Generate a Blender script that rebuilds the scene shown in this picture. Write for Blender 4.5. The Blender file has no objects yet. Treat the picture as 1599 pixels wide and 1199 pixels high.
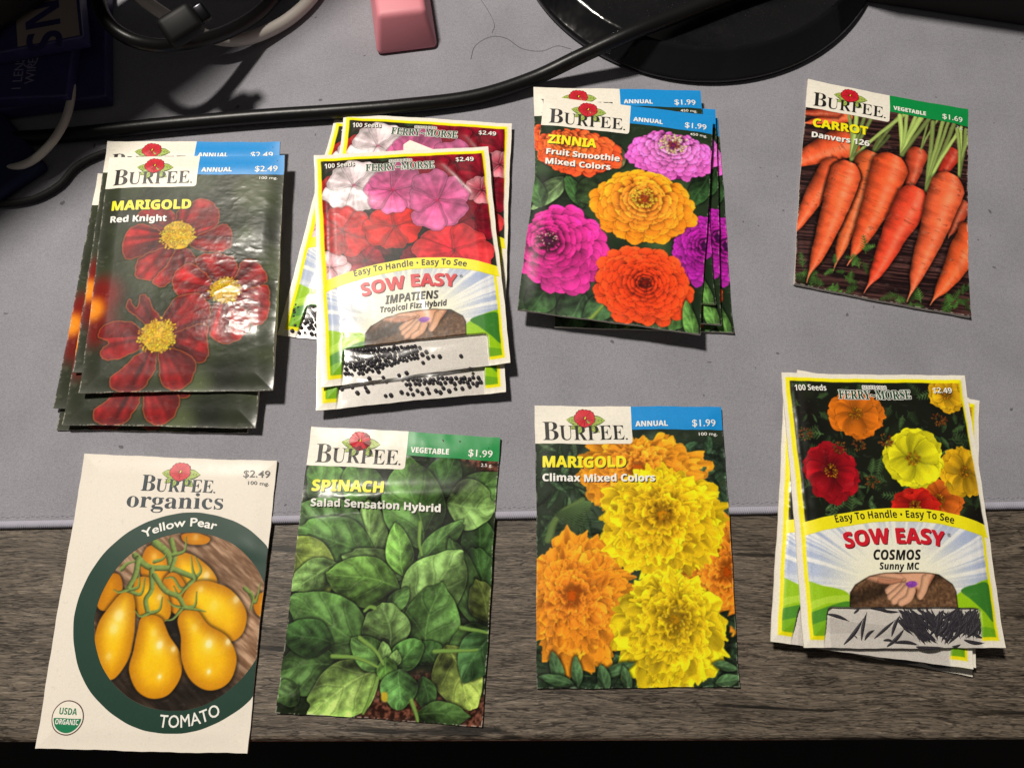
import bpy, bmesh, math, random
import numpy as np
from mathutils import Matrix, Vector
C = bpy.context.scene.collection
SC = bpy.context.scene

# ---------------------------------------------------------------- camera, light, exposure
FPX, PITCH, CAMH, ROLL = 1150., 0.2918, 0.3190, 0.0200
_R = Vector((1, 0, 0)); _U = Vector((0, math.cos(PITCH), math.sin(PITCH))); _F = Vector((0, math.sin(PITCH), -math.cos(PITCH)))
RV = _R * math.cos(ROLL) + _U * math.sin(ROLL); UV = -_R * math.sin(ROLL) + _U * math.cos(ROLL)
cam = bpy.data.cameras.new('camera'); cam_o = bpy.data.objects.new('camera', cam); C.objects.link(cam_o)
cam.sensor_fit = 'HORIZONTAL'; cam.sensor_width = 36; cam.lens = 36 * FPX / 1599.
cam.clip_start = .01; cam.clip_end = 20
m = Matrix.Identity(4)
for i in range(3):
    m[i][0] = RV[i]; m[i][1] = UV[i]; m[i][2] = -_F[i]
m[2][3] = CAMH
cam_o.matrix_world = m
SC.camera = cam_o

def at(px, py, z=0.):
    """desk point (metres) seen at photo pixel (px, py) on the level plane z"""
    d = RV * ((px - 799.5) / FPX) - UV * ((py - 599.5) / FPX) + _F
    t = (z - CAMH) / d.z
    return Vector((d.x * t, d.y * t, z))

w_ = bpy.data.worlds.new('World'); SC.world = w_; w_.use_nodes = True
bg = w_.node_tree.nodes['Background']; bg.inputs[0].default_value = (1, .93, .86, 1); bg.inputs[1].default_value = .06

LAMP = Vector((-.48, .56, 1.20))
ld = bpy.data.lights.new('desk_lamp_light', 'AREA'); ld.shape = 'DISK'; ld.size = .15; ld.energy = 22.3; ld.color = (1, .93, .83)
lo = bpy.data.objects.new('desk_lamp_light', ld); C.objects.link(lo)
lo.location = LAMP
lo.rotation_euler = (Vector((.02, .05, 0)) - LAMP).to_track_quat('-Z', 'Y').to_euler()

SC.view_settings.view_transform = 'Standard'; SC.view_settings.look = 'None'
SC.view_settings.exposure = 0; SC.view_settings.gamma = 1; SC.view_settings.use_curve_mapping = False
SC.cycles.max_bounces = 8; SC.cycles.transparent_max_bounces = 12; SC.cycles.use_denoising = True

# ---------------------------------------------------------------- printed pictures (numpy painter)
RT = np.random.RandomState(7).rand(256, 256)

def vnoise(x, y, seed=0):
    x = x + seed * 17.31; y = y + seed * 9.77
    xi = np.floor(x).astype(int); yi = np.floor(y).astype(int)
    fx = x - xi; fy = y - yi
    fx = fx * fx * (3 - 2 * fx); fy = fy * fy * (3 - 2 * fy)
    g = lambda i, j: RT[(xi + i) & 255, (yi + j) & 255]
    return (g(0, 0) * (1 - fx) + g(1, 0) * fx) * (1 - fy) + (g(0, 1) * (1 - fx) + g(1, 1) * fx) * fy

def fbm(x, y, seed=0, n=4):
    s = 0; a = .5; t = 0
    for i in range(n):
        s = s + a * vnoise(x * 2 ** i, y * 2 ** i, seed + i * 3.1); t += a; a *= .55
    return s / t

def c8(*c):
    return np.array(c, float) / 255.

def lerp(a, b, t):
    t = np.asarray(t)[..., None]
    return a * (1 - t) + b * t

def sstep(a, b, x):
    t = np.clip((x - a) / (b - a), 0, 1)
    return t * t * (3 - 2 * t)

def homog(src, dst):
    A = []; b = []
    for (x, y), (u, v) in zip(src, dst):
        A.append([x, y, 1, 0, 0, 0, -u * x, -u * y]); b.append(u)
        A.append([0, 0, 0, x, y, 1, -v * x, -v * y]); b.append(v)
    h = np.linalg.solve(np.array(A, float), np.array(b, float))
    return np.append(h, 1).reshape(3, 3)

def happly(M, p):
    p = np.atleast_2d(np.asarray(p, float))
    q = np.c_[p, np.ones(len(p))] @ M.T
    return q[:, :2] / q[:, 2:]

def catmull(p, n=7, closed=True):
    p = np.asarray(p, float)
    if closed:
        a, b, c, d = np.roll(p, 1, 0), p, np.roll(p, -1, 0), np.roll(p, -2, 0)
    else:
        q = np.vstack([2 * p[0] - p[1], p, 2 * p[-1] - p[-2]])
        a, b, c, d = q[:-3], q[1:-2], q[2:-1], q[3:]
    o = []
    for k in range(n):
        t = k / n
        o.append(.5 * (2 * b + (c - a) * t + (2 * a - 5 * b + 4 * c - d) * t * t + (3 * b - a - 3 * c + d) * t ** 3))
    o = np.stack(o, 1).reshape(-1, 2)
    return o if closed else np.vstack([o, p[-1:]])

class Canvas:
    def __init__(s, w, h, corners, bg):
        s.w, s.h = w, h
        s.corners = corners
        s.M = homog(corners, [(0, 0), (w, 0), (w, h), (0, h)])
        s.k = w / (.5 * (np.hypot(*np.subtract(corners[1], corners[0])) + np.hypot(*np.subtract(corners[2], corners[3]))))
        s.a = np.zeros((h, w, 3)) + bg
        s.rng = np.random.RandomState(3)
    def T(s, p):
        return happly(s.M, p)
    def box(s, x0, y0, x1, y1):
        x0 = max(0, int(np.floor(x0))); y0 = max(0, int(np.floor(y0)))
        x1 = min(s.w, int(np.ceil(x1)) + 1); y1 = min(s.h, int(np.ceil(y1)) + 1)
        if x1 <= x0 or y1 <= y0:
            return None
        Y, X = np.mgrid[y0:y1, x0:x1].astype(float)
        return (slice(y0, y1), slice(x0, x1)), X + .5, Y + .5
    def put(s, sl, al, col):
        v = s.a[sl]
        s.a[sl] = v + (col - v) * al[..., None]
    def sdf(s, q, X, Y, closed=True):
        d2 = np.full(X.shape, 1e9); ins = np.zeros(X.shape, bool)
        n = len(q) if closed else len(q) - 1
        for i in range(n):
            ax, ay = q[i]; bx, by = q[(i + 1) % len(q)]
            ex, ey = bx - ax, by - ay
            L = ex * ex + ey * ey + 1e-9
            t = np.clip(((X - ax) * ex + (Y - ay) * ey) / L, 0, 1)
            d2 = np.minimum(d2, (X - ax - t * ex) ** 2 + (Y - ay - t * ey) ** 2)
            if closed and ay != by:
                c = ((ay > Y) != (by > Y)) & (X < ex * (Y - ay) / ey + ax)
                ins ^= c
        d = np.sqrt(d2)
        return np.where(ins, d, -d) if closed else d
    # closed outline in traced coordinates; col = rgb or f(d, X, Y) -> rgb
    def fill(s, pts, col, soft=1.1, smooth=True, shadow=0, al=1., raw=False):
        q = np.asarray(pts, float) if raw else s.T(pts)
        if smooth:
            q = catmull(q, 6)
        m = max(soft, 1) + shadow * 8
        b = s.box(q[:, 0].min() - m, q[:, 1].min() - m, q[:, 0].max() + m, q[:, 1].max() + m)
        if b is None:
            return
        sl, X, Y = b
        d = s.sdf(q, X, Y)
        if shadow:
            s.put(sl, .55 * sstep(-7 * shadow, 1, d), np.zeros(3))
        c = col(d, X, Y) if callable(col) else col
        s.put(sl, al * np.clip(d / soft + .5, 0, 1), c)
    # stroke with a round profile; widths in traced px
    def stroke(s, pts, w0, w1, col, shade=.5, raw=False, al=1., soft=1.1):
        q = catmull(np.asarray(pts, float) if raw else s.T(pts), 6, False)
        k = 1 if raw else s.k
        n = len(q) - 1
        W = max(w0, w1) * k
        b = s.box(q[:, 0].min() - W, q[:, 1].min() - W, q[:, 0].max() + W, q[:, 1].max() + W)
        if b is None:
            return
        sl, X, Y = b
        best = np.full(X.shape, 1e9); side = np.zeros(X.shape); tt = np.zeros(X.shape)
        for i in range(n):
            ax, ay = q[i]; ex, ey = q[i + 1] - q[i]
            L = ex * ex + ey * ey + 1e-9
            t = np.clip(((X - ax) * ex + (Y - ay) * ey) / L, 0, 1)
            d = np.hypot(X - ax - t * ex, Y - ay - t * ey)
            m = d < best
            best = np.where(m, d, best)
            side = np.where(m, np.sign(ex * (Y - ay) - ey * (X - ax)), side)
            tt = np.where(m, (i + t) / n, tt)
        w = (w0 + (w1 - w0) * tt) * k * .5
        r = best / np.maximum(w, .3)
        c = col(tt, side * r) if callable(col) else np.asarray(col)
        if shade:
            c = c * (1 - shade * np.clip(r, 0, 1) ** 2 * (.65 + .35 * side))[..., None]
        s.put(sl, al * np.clip((w - best) / soft + .5, 0, 1), np.clip(c, 0, 1))
    # one petal / leaf: base point, direction, length, width (canvas px)
    def petal(s, bx, by, ang, L, W, colf, peak=.62, tip=.5, rag=0, shadow=.5, seed=0, soft=1., reach=3.2):
        ca, sa = np.cos(ang), np.sin(ang)
        cx, cy = bx + ca * L / 2, by + sa * L / 2
        R = np.hypot(L, W) * .62 + reach
        b = s.box(cx - R, cy - R, cx + R, cy + R)
        if b is None:
            return
        sl, X, Y = b
        t = ((X - bx) * ca + (Y - by) * sa) / L
        q = (-(X - bx) * sa + (Y - by) * ca)
        if rag:
            n1 = vnoise(q / W * 7 + seed * 3.7, t * 2 + seed, 1) - .5
            t = t + rag * n1 * np.clip(t, 0, 1)
        tc = np.clip(t, 0, 1)
        prof = np.where(tc < peak, np.sin(np.clip(tc / peak, 0, 1) * np.pi / 2) ** .8, np.clip(1 - ((tc - peak) / (1 - peak)) ** 2, 0, 1) ** tip)
        w = np.maximum(W * .5 * prof, 1e-3)
        u = q / w
        d = np.minimum((w - np.abs(q)), np.minimum(t, 1 - t) * L)
        if shadow:
            s.put(sl, shadow * sstep(-reach, .8, d) ** 1.4, np.zeros(3))
        c = colf(tc, np.clip(u, -1.3, 1.3), d, X, Y)
        s.put(sl, np.clip(d / soft + .5, 0, 1), np.clip(c, 0, 1))

def lum(c, f):
    return c * np.asarray(f)[..., None]

def bokeh(cv, cols, n, r0, r1, seed=1, al=.5):
    g = np.random.RandomState(seed)
    for i in range(n):
        x, y = g.rand() * cv.w, g.rand() * cv.h
        r = r0 + g.rand() * (r1 - r0)
        b = cv.box(x - r, y - r, x + r, y + r)
        if b:
            sl, X, Y = b
            e = g.rand() * 3; f = .35 + .65 * g.rand()
            dx = (X - x) * np.cos(e) + (Y - y) * np.sin(e); dy = (-(X - x) * np.sin(e) + (Y - y) * np.cos(e)) / f
            d = np.hypot(dx, dy) / r
            cv.put(sl, al * (1 - sstep(.3, 1, d)), cols[g.randint(len(cols))])

def foliage(cv, n, L0, L1, cols, seed, region=None, wr=.35, shadow=.35):
    g = np.random.RandomState(seed)
    for i in range(n):
        if region is None:
            x, y = g.rand() * cv.w, g.rand() * cv.h
        else:
            x, y = cv.T([(region[0] + g.rand() * (region[2] - region[0]), region[1] + g.rand() * (region[3] - region[1]))])[0]
        L = L0 + g.rand() * (L1 - L0)
        c = cols[g.randint(len(cols))] * (.55 + .75 * g.rand())
        sd = g.rand() * 50
        def cf(t, u, d, X, Y, c=c, sd=sd):
            v = .8 + .25 * u + .35 * (np.abs(u) < .1) - .25 * (np.abs(np.sin(t * 12 - np.abs(u) * 3)) < .2)
            return lum(c, v * (.75 + .5 * vnoise(X / 4, Y / 4, sd)))
        cv.petal(x, y, g.rand() * 6.28, L, L * wr * (.7 + .6 * g.rand()), cf, .45, .8, .0, shadow, sd)

# ---- many-petalled double flower (zinnia): rings of rounded petals from the rim inwards
def zinnia(cv, cen, eye, rx, ry, cout, cin, cdark, seed, rings=9, hole=.1, n0=30):
    g = np.random.RandomState(seed)
    C = cv.T([cen])[0]; E = cv.T([eye])[0]
    rx *= cv.k; ry *= cv.k
    cv.fill([(C[0] + rx * .93 * np.cos(a), C[1] + ry * .93 * np.sin(a)) for a in np.arange(16) * np.pi / 8], cdark, raw=True, shadow=.8)
    for i in range(rings):
        f = 1 - i / rings
        f = hole + (1 - hole) * f ** 1.05
        n = max(7, int(n0 * (f * .75 + .25)))
        for k in g.permutation(n):
            a = 2 * np.pi * (k + .5 * (i % 2) + (g.rand() - .5) * .8) / n
            cx = E[0] + (C[0] - E[0]) * f; cy = E[1] + (C[1] - E[1]) * f
            ff = f * (1 + .15 * (g.rand() - .5))
            tx, ty = cx + np.cos(a) * rx * ff, cy + np.sin(a) * ry * ff
            bx, by = E[0] + (tx - E[0]) * (.45), E[1] + (ty - E[1]) * .45
            ang = np.arctan2(ty - by, tx - bx)
            L = np.hypot(tx - bx, ty - by)
            W = 2 * np.pi * (rx + ry) / 2 * f / n * (1.38 + .25 * g.rand())
            base = cin * (1 - f) + cout * f
            base = base * (.86 + .24 * g.rand()) * (1.04 - .1 * np.sin(a) * f)
            sd = g.rand() * 60
            def cf(t, u, d, X, Y, base=base, sd=sd):
                v = .3 + .74 * sstep(.25, .92, t) - .12 * np.abs(u) ** 2 + .12 * np.exp(-((d - 1.4) / 1.2) ** 2)
                v = v * (.93 + .14 * vnoise(u * 4 + sd, t * 1.2, 2))
                return lerp(lum(cdark * .9, np.ones(t.shape)), lum(base, np.minimum(v * 1.12, 1.25)), np.clip(v * 1.45, 0, 1))
            cv.petal(bx, by, ang, L, W, cf, .74, .55, .05, .42, sd)

# ---- ruffled marigold head
def ruffle(cv, cen, eye, rx, ry, cout, cin, cdark, seed, rings=8, n0=22, W=1.9):
    g = np.random.RandomState(seed)
    C = cv.T([cen])[0]; E = cv.T([eye])[0]
    rx *= cv.k; ry *= cv.k
    cv.fill([(C[0] + rx * .85 * np.cos(a), C[1] + ry * .85 * np.sin(a)) for a in np.arange(16) * np.pi / 8], cdark, raw=True, shadow=.7)
    for i in range(rings):
        f = .12 + .88 * (1 - i / rings)
        n = max(6, int(n0 * (.3 + .7 * f)))
        for k in g.permutation(n):
            a = 2 * np.pi * (k + g.rand() * .9) / n
            cx = E[0] + (C[0] - E[0]) * f; cy = E[1] + (C[1] - E[1]) * f
            ff = f * (.9 + .2 * g.rand())
            tx, ty = cx + np.cos(a) * rx * ff, cy + np.sin(a) * ry * ff
            bx, by = E[0] + (tx - E[0]) * .42, E[1] + (ty - E[1]) * .42
            ang = np.arctan2(ty - by, tx - bx) + (g.rand() - .5) * .7
            L = np.hypot(tx - bx, ty - by) * (.95 + .2 * g.rand()) + 3
            w = 2 * np.pi * (rx + ry) / 2 * f / n * W * (.8 + .4 * g.rand()) + 4
            base = (cin * (1 - f) + cout * f) * (.86 + .28 * g.rand())
            sd = g.rand() * 90
            def cf(t, u, d, X, Y, base=base, sd=sd):
                st = vnoise(u * 5 + sd, t * 1.5 + sd, 3)
                v = .45 + .5 * sstep(.2, .9, t) + .4 * (st - .5) + .22 * np.exp(-((d - 1) / 1.1) ** 2) - .1 * u
                return lerp(np.broadcast_to(cdark, t.shape + (3,)), lum(base, np.minimum(v, 1.2)), np.clip(v * 1.25, 0, 1))
            cv.petal(bx, by, ang, L, w, cf, .78, .42, .5, .34, sd)

# ---- petal given by a traced outline, coloured from the flower's centre outwards
def opetal(cv, cen, pts, cin, cout, edge=None, ew=1.2, vein=.25, seed=0, R=None, shadow=.6, power=1., rag=3.2):
    c = cv.T([cen])[0]
    q = cv.T(pts)
    Rm = R * cv.k if R else np.hypot(*(q - c).T).max()
    am = np.arctan2(*(q.mean(0) - c)[::-1])
    def cf(d, X, Y):
        r = np.hypot(X - c[0], Y - c[1]) / Rm
        th = np.arctan2(Y - c[1], X - c[0])
        v = 1 - vein + 2 * vein * vnoise(th * 9 + seed, r * 1.3, 4) * (.6 + .4 * vnoise(X / 9, Y / 9, seed))
        v = v * (.66 + .68 * fbm(X / 20, Y / 20, seed + 2, 3)) * (.8 + .2 * sstep(0, 7, d)) * (1 + .1 * np.cos(th - am - .8))
        o = lum(lerp(cin, cout, np.clip(r, 0, 1) ** power), v)
        if edge is not None:
            o = lerp(o, np.broadcast_to(edge, o.shape), .85 * np.exp(-((d - ew * .5) / ew) ** 2))
        return np.clip(o, 0, 1)
    o = catmull(q, 8)
    k = np.arange(len(o)); t_ = np.gradient(o, axis=0); t_ /= np.hypot(*t_.T)[:, None] + 1e-6
    j = rag * (fbm(o[:, 0] / 7, o[:, 1] / 7, seed + 31, 3) - .5) * 2
    o = o + np.stack([-t_[:, 1], t_[:, 0]], -1) * j[:, None]
    cv.fill(o, cf, shadow=shadow, raw=True, smooth=False)

def disc_florets(cv, cen, rx, ry, n, cols, seed, r0=3.4):
    g = np.random.RandomState(seed)
    C = cv.T([cen])[0]
    for i in range(n):
        f = 1 - (i / n) * .95
        a = g.rand() * 6.28; f = np.sqrt(1 - i / n) * (.85 + .2 * g.rand())
        x, y = C[0] + np.cos(a) * rx * cv.k * f, C[1] + np.sin(a) * ry * cv.k * f
        col = cols[g.randint(len(cols))] * (.8 + .3 * g.rand())
        cv.petal(x, y, a + (g.rand() - .5) * 1.5, r0 * (1 + g.rand()), r0 * .8,
                 lambda t, u, d, X, Y, col=col: lum(col, .72 + .38 * t - .1 * u), .6, .5, 0, .2, i)

def leaf(cv, base, tip, W, col, seed=0, vein=.16, bend=.12, gloss=.3, light=None, cr=.35):
    b = cv.T([base])[0]; t_ = cv.T([tip])[0]
    W = W * cv.k
    L = np.hypot(*(t_ - b)); ang = np.arctan2(*(t_ - b)[::-1])
    light = np.minimum(col * 1.5 + .07, 1) if light is None else light
    sg = np.sign(np.cos(seed * 5))
    def cf(t, u, d, X, Y):
        u = u + .16 * np.sin(t * 3 + seed)
        wob = .5 * (vnoise(X / 14, Y / 14, seed + 3) - .5)
        vv = np.abs(np.sin((t - np.abs(u) * .36 + .1 * wob) * 11 + seed))
        bump = fbm(X / 24, Y / 24, seed, 4)
        emb = cr * (fbm(X / 17, Y / 17, seed + 4, 2) - fbm((X + 2.4) / 17, (Y + 3) / 17, seed + 4, 2))
        quilt = np.sin((t - np.abs(u) * .36 + .1 * wob) * 22 + seed * 2)
        sh = .42 + .36 * sstep(.25, .75, bump) + .26 * u * sg + .34 * sstep(.05, .7, t) + .10 * quilt * (np.abs(u) > .08) + 1.7 * emb
        o = lum(col, sh * (.82 + .36 * fbm(X / 3.5, Y / 3.5, seed + 1, 2)) * 1.05)
        hi = gloss * np.exp(-((u * sg - .4) / .3) ** 2) * sstep(.15, .5, t) * (.55 + .45 * quilt) * (.5 + fbm(X / 5, Y / 5, seed + 9, 2))
        o = lerp(o, np.broadcast_to(light, o.shape), np.clip(hi * 1.9, 0, .85))
        mid = np.exp(-(u * W * .5 / 1.3) ** 2) * (t < .93)
        o = lerp(o, np.broadcast_to(light, o.shape), .42 * mid)
        o = lerp(o, np.broadcast_to(col * .35, o.shape), vein * 1.4 * np.exp(-(vv / .13) ** 2) * (np.abs(u) < .92))
        o = lerp(o, np.broadcast_to(light, o.shape), 1.1 * vein * np.exp(-((np.abs(np.sin((t - np.abs(u) * .36 + .1 * wob) * 11 + seed + .28))) / .09) ** 2) * (np.abs(u) < .85))
        o = lerp(o, np.broadcast_to(light, o.shape), .3 * np.exp(-((d - .7) / .7) ** 2) * (.3 + bump))
        return np.clip(o, 0, 1)
    cv.petal(b[0], b[1], ang, L, W, cf, .42, .8, .12, .7, seed, reach=7)

# ================================================================ the eight printed fronts
def front_red_marigold(w, h):
    cv = Canvas(w, h, [(247, 112), (916, 103), (872, 1000), (130, 1012)], c8(46, 50, 36))
    bokeh(cv, [c8(34, 40, 26), c8(70, 80, 52), c8(26, 30, 22), c8(84, 94, 64), c8(54, 64, 40)], 60, 30, 95, 5, .55)
    def blur_spot(cx, cy, r, col, al):
        x, y = cv.T([(cx, cy)])[0]; r *= cv.k
        b = cv.box(x - r, y - r, x + r, y + r)
        if b:
            cv.put(b[0], al * (1 - sstep(.25, 1, np.hypot(b[1] - x, b[2] - y) / r)), col)
    blur_spot(215, 640, 120, c8(120, 22, 18), .95); blur_spot(200, 760, 120, c8(112, 26, 22), .9)
    blur_spot(180, 690, 75, c8(236, 140, 30), 1); blur_spot(560, 985, 110, c8(120, 136, 88), .5); blur_spot(800, 240, 130, c8(112, 120, 92), .6)
    A, B, G = c8(86, 16, 20), c8(152, 30, 32), c8(204, 116, 48)
    f1 = (512, 412)
    for i, p in enumerate([[(470, 410), (380, 350), (352, 345), (372, 318), (440, 300), (500, 330), (520, 390)],
              [(512, 400), (505, 330), (560, 290), (610, 272), (655, 295), (672, 345), (640, 400), (590, 440)],
              [(560, 430), (640, 385), (700, 368), (722, 425), (705, 465), (640, 478), (570, 462)],
              [(470, 440), (430, 385), (350, 372), (308, 415), (300, 480), (320, 505), (400, 485), (470, 462)],
              [(490, 450), (420, 470), (360, 505), (347, 560), (370, 582), (430, 578), (500, 520)],
              [(510, 460), (470, 520), (412, 590), (450, 612), (500, 580), (580, 520), (560, 470)]]):
        opetal(cv, f1, p, A, B, G, 1.1, .46, i + 1, 190)
    f2 = (695, 628)
    for i, p in enumerate([[(690, 610), (600, 560), (580, 500), (650, 478), (700, 490), (725, 500), (745, 560), (720, 610)],
              [(710, 610), (735, 560), (755, 512), (800, 505), (840, 545), (852, 585), (800, 618), (740, 632)],
              [(660, 620), (620, 560), (560, 520), (505, 545), (488, 600), (520, 650), (600, 665), (660, 650)],
              [(730, 630), (800, 615), (855, 605), (862, 660), (850, 740), (800, 760), (740, 690)],
              [(700, 650), (770, 700), (790, 770), (740, 820), (690, 832), (640, 800), (625, 740), (660, 680)]]):
        opetal(cv, f2, p, A * 1.05, B * 1.12, G, 1.1, .46, i + 11, 190)
    f3 = (435, 800)
    for i, p in enumerate([[(430, 780), (470, 700), (510, 650), (590, 640), (640, 690), (620, 770), (520, 800)],
              [(420, 770), (345, 725), (312, 690), (330, 655), (350, 690), (368, 645), (395, 645), (420, 690), (450, 740)],
              [(400, 800), (340, 750), (270, 738), (212, 765), (206, 800), (245, 822), (212, 850), (225, 885), (290, 885), (380, 840)],
              [(480, 800), (560, 770), (625, 755), (632, 830), (622, 890), (570, 895), (500, 850)],
              [(420, 840), (350, 870), (295, 920), (250, 960), (262, 1000), (320, 1012), (385, 985), (430, 900)],
              [(440, 850), (440, 930), (452, 985), (500, 1002), (560, 965), (580, 890), (500, 845)]]):
        opetal(cv, f3, p, A, B * .95, G, 1.1, .46, i + 21, 200)
    Yc = [c8(255, 216, 20), c8(250, 196, 14), c8(255, 230, 50), c8(232, 168, 16)]
    for f_, rr in ((f1, 60), (f2, 52), (f3, 64)):
        q = [(f_[0] + rr * np.cos(a) * (1 + .12 * np.sin(a * 7)), f_[1] + rr * .9 * np.sin(a)) for a in np.arange(24) * np.pi / 12]
        cv.fill(q, c8(238, 186, 26), shadow=.5)
    disc_florets(cv, f1, 66, 58, 220, Yc, 1); disc_florets(cv, f2, 58, 52, 190, Yc, 2); disc_florets(cv, f3, 70, 66, 250, Yc, 3)
    return cv

def front_zinnia(w, h):
    cv = Canvas(w, h, [(165, 80), (885, 166), (828, 1098), (50, 990)], c8(34, 50, 30))
    bokeh(cv, [c8(28, 44, 24), c8(58, 86, 50), c8(20, 30, 20), c8(80, 110, 70)], 40, 25, 80, 3, .6)
    for b_, t_, W, c in [((250, 430), (110, 560), 95, c8(120, 150, 100)), ((330, 560), (250, 420), 70, c8(60, 100, 50)), ((420, 470), (300, 520), 150, c8(52, 74, 40)),
                    ((150, 560), (110, 420), 80, c8(74, 112, 62)), ((480, 300), (480, 400), 60, c8(90, 90, 60)), ((340, 930), (240, 1060), 150, c8(70, 104, 66)), ((200, 900), (90, 1000), 130, c8(50, 80, 44)),
                    ((460, 940), (330, 1040), 110, c8(62, 96, 58)), ((860, 420), (780, 560), 90, c8(44, 78, 40)), ((760, 930), (690, 1080), 130, c8(64, 100, 50))]:
        leaf(cv, b_, t_, W, c, W, .1, gloss=.12)
    cv.stroke([(350, 1040), (430, 960)], 18, 12, c8(130, 160, 70))
    zinnia(cv, (300, 330), (250, 270), 195, 112, c8(240, 84, 40), c8(245, 130, 50), c8(150, 28, 12), 4, 8)
    zinnia(cv, (810, 740), (850, 720), 105, 165, c8(168, 34, 158), c8(150, 20, 130), c8(70, 8, 80), 8, 8, n0=26)
    zinnia(cv, (700, 345), (712, 290), 192, 118, c8(222, 96, 196), c8(246, 150, 220), c8(130, 26, 110), 12, 8)
    disc_florets(cv, (712, 290), 60, 42, 60, [c8(250, 232, 190), c8(240, 205, 150)], 31, 4.5); disc_florets(cv, (716, 292), 22, 14, 26, [c8(190, 70, 50)], 9, 2.6)
    zinnia(cv, (245, 742), (182, 700), 185, 208, c8(206, 46, 142), c8(176, 28, 108), c8(88, 8, 66), 5, 9, n0=22)
    disc_florets(cv, (178, 700), 46, 44, 40, [c8(60, 10, 26), c8(36, 8, 14)], 14, 3.4); disc_florets(cv, (176, 690), 42, 30, 16, [c8(245, 225, 190)], 15, 3)
    zinnia(cv, (580, 893), (592, 880), 208, 182, c8(238, 74, 28), c8(206, 48, 16), c8(140, 20, 8), 6, 10, n0=28)
    disc_florets(cv, (592, 880), 26, 22, 40, [c8(120, 20, 14), c8(170, 60, 30), c8(80, 14, 12)], 17, 2.8)
    zinnia(cv, (582, 562), (582, 528), 224, 178, c8(255, 146, 26), c8(255, 150, 56), c8(196, 84, 8), 7, 9, n0=25)
    disc_florets(cv, (582, 522), 54, 42, 60, [c8(255, 220, 60), c8(250, 196, 50)], 18, 4); disc_florets(cv, (582, 524), 22, 16, 26, [c8(200, 70, 40)], 19, 2.6)
    leaf(cv, (800, 1130), (765, 960), 62, c8(92, 140, 66), 3, .15, gloss=.2)
    return cv

def front_double_marigold(w, h):
    cv = Canvas(w, h, [(40, 33), (783, 40), (857, 1155), (48, 1158)], c8(40, 52, 38))
    bokeh(cv, [c8(30, 40, 28), c8(60, 80, 54), c8(22, 30, 22), c8(84, 108, 84)], 50, 20, 75, 4, .55)
    foliage(cv, 90, 20, 46, [c8(60, 86, 58), c8(48, 70, 44), c8(82, 108, 74)], 11, (40, 180, 330, 660), .28)
    cv.stroke([(95, 570), (130, 480), (230, 410)], 34, 22, c8(96, 120, 66))
    for i in range(14):
        cv.stroke([(120 + i * 9, 470 - i * 4), (190 + i * 6, 520 - 8 * i), (250 + i * 2, 540 - 12 * i)], 10, 2, c8(90, 118, 70) * (.7 + .03 * i))
    foliage(cv, 36, 22, 50, [c8(56, 84, 58), c8(70, 96, 74)], 12, (690, 180, 830, 500), .5)
    Y, O = c8(255, 214, 22), c8(255, 158, 30)
    ruffle(cv, (455, 312), (450, 280), 232, 140, c8(255, 166, 34), c8(255, 148, 40), c8(190, 84, 4), 3, 8)
    ruffle(cv, (780, 720), (805, 700), 150, 216, c8(255, 152, 36), c8(255, 140, 34), c8(180, 74, 4), 4, 8)
    foliage(cv, 80, 24, 60, [c8(58, 88, 56), c8(74, 108, 70), c8(40, 60, 40)], 13, (60, 980, 470, 1150), .26)
    foliage(cv, 40, 24, 60, [c8(58, 84, 56), c8(40, 60, 40)], 14, (700, 880, 850, 1150), .26)
    ruffle(cv, (225, 815), (185, 790), 190, 232, c8(255, 158, 32), c8(255, 140, 36), c8(196, 84, 2), 5, 10, 24)
    ruffle(cv, (548, 505), (545, 472), 226, 196, Y, c8(246, 186, 18), c8(206, 134, 4), 6, 9, 24, 2.1)
    disc_florets(cv, (540, 458), 50, 34, 30, [c8(120, 80, 10), c8(170, 120, 10), c8(226, 170, 20)], 22, 4)
    ruffle(cv, (582, 945), (600, 885), 200, 208, c8(255, 222, 26), c8(220, 176, 20), c8(180, 130, 6), 7, 9, 22, 2.1)
    disc_florets(cv, (605, 890), 52, 60, 46, [c8(160, 120, 14), c8(220, 176, 24), c8(240, 200, 40)], 23, 5)
    for p in [((150, 1150), (110, 1010), 50), ((215, 1150), (205, 1030), 44), ((300, 1110), (440, 1055), 40), ((330, 1170), (305, 1060), 50), ((420, 1170), (395, 1070), 40), ((200, 1140), (60, 1110), 40), ((760, 1140), (860, 1115), 46), ((750, 1060), (850, 1085), 36)]:
        leaf(cv, p[0], p[1], p[2], c8(72, 104, 66), p[2], .15, gloss=.1)
    return cv

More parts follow.
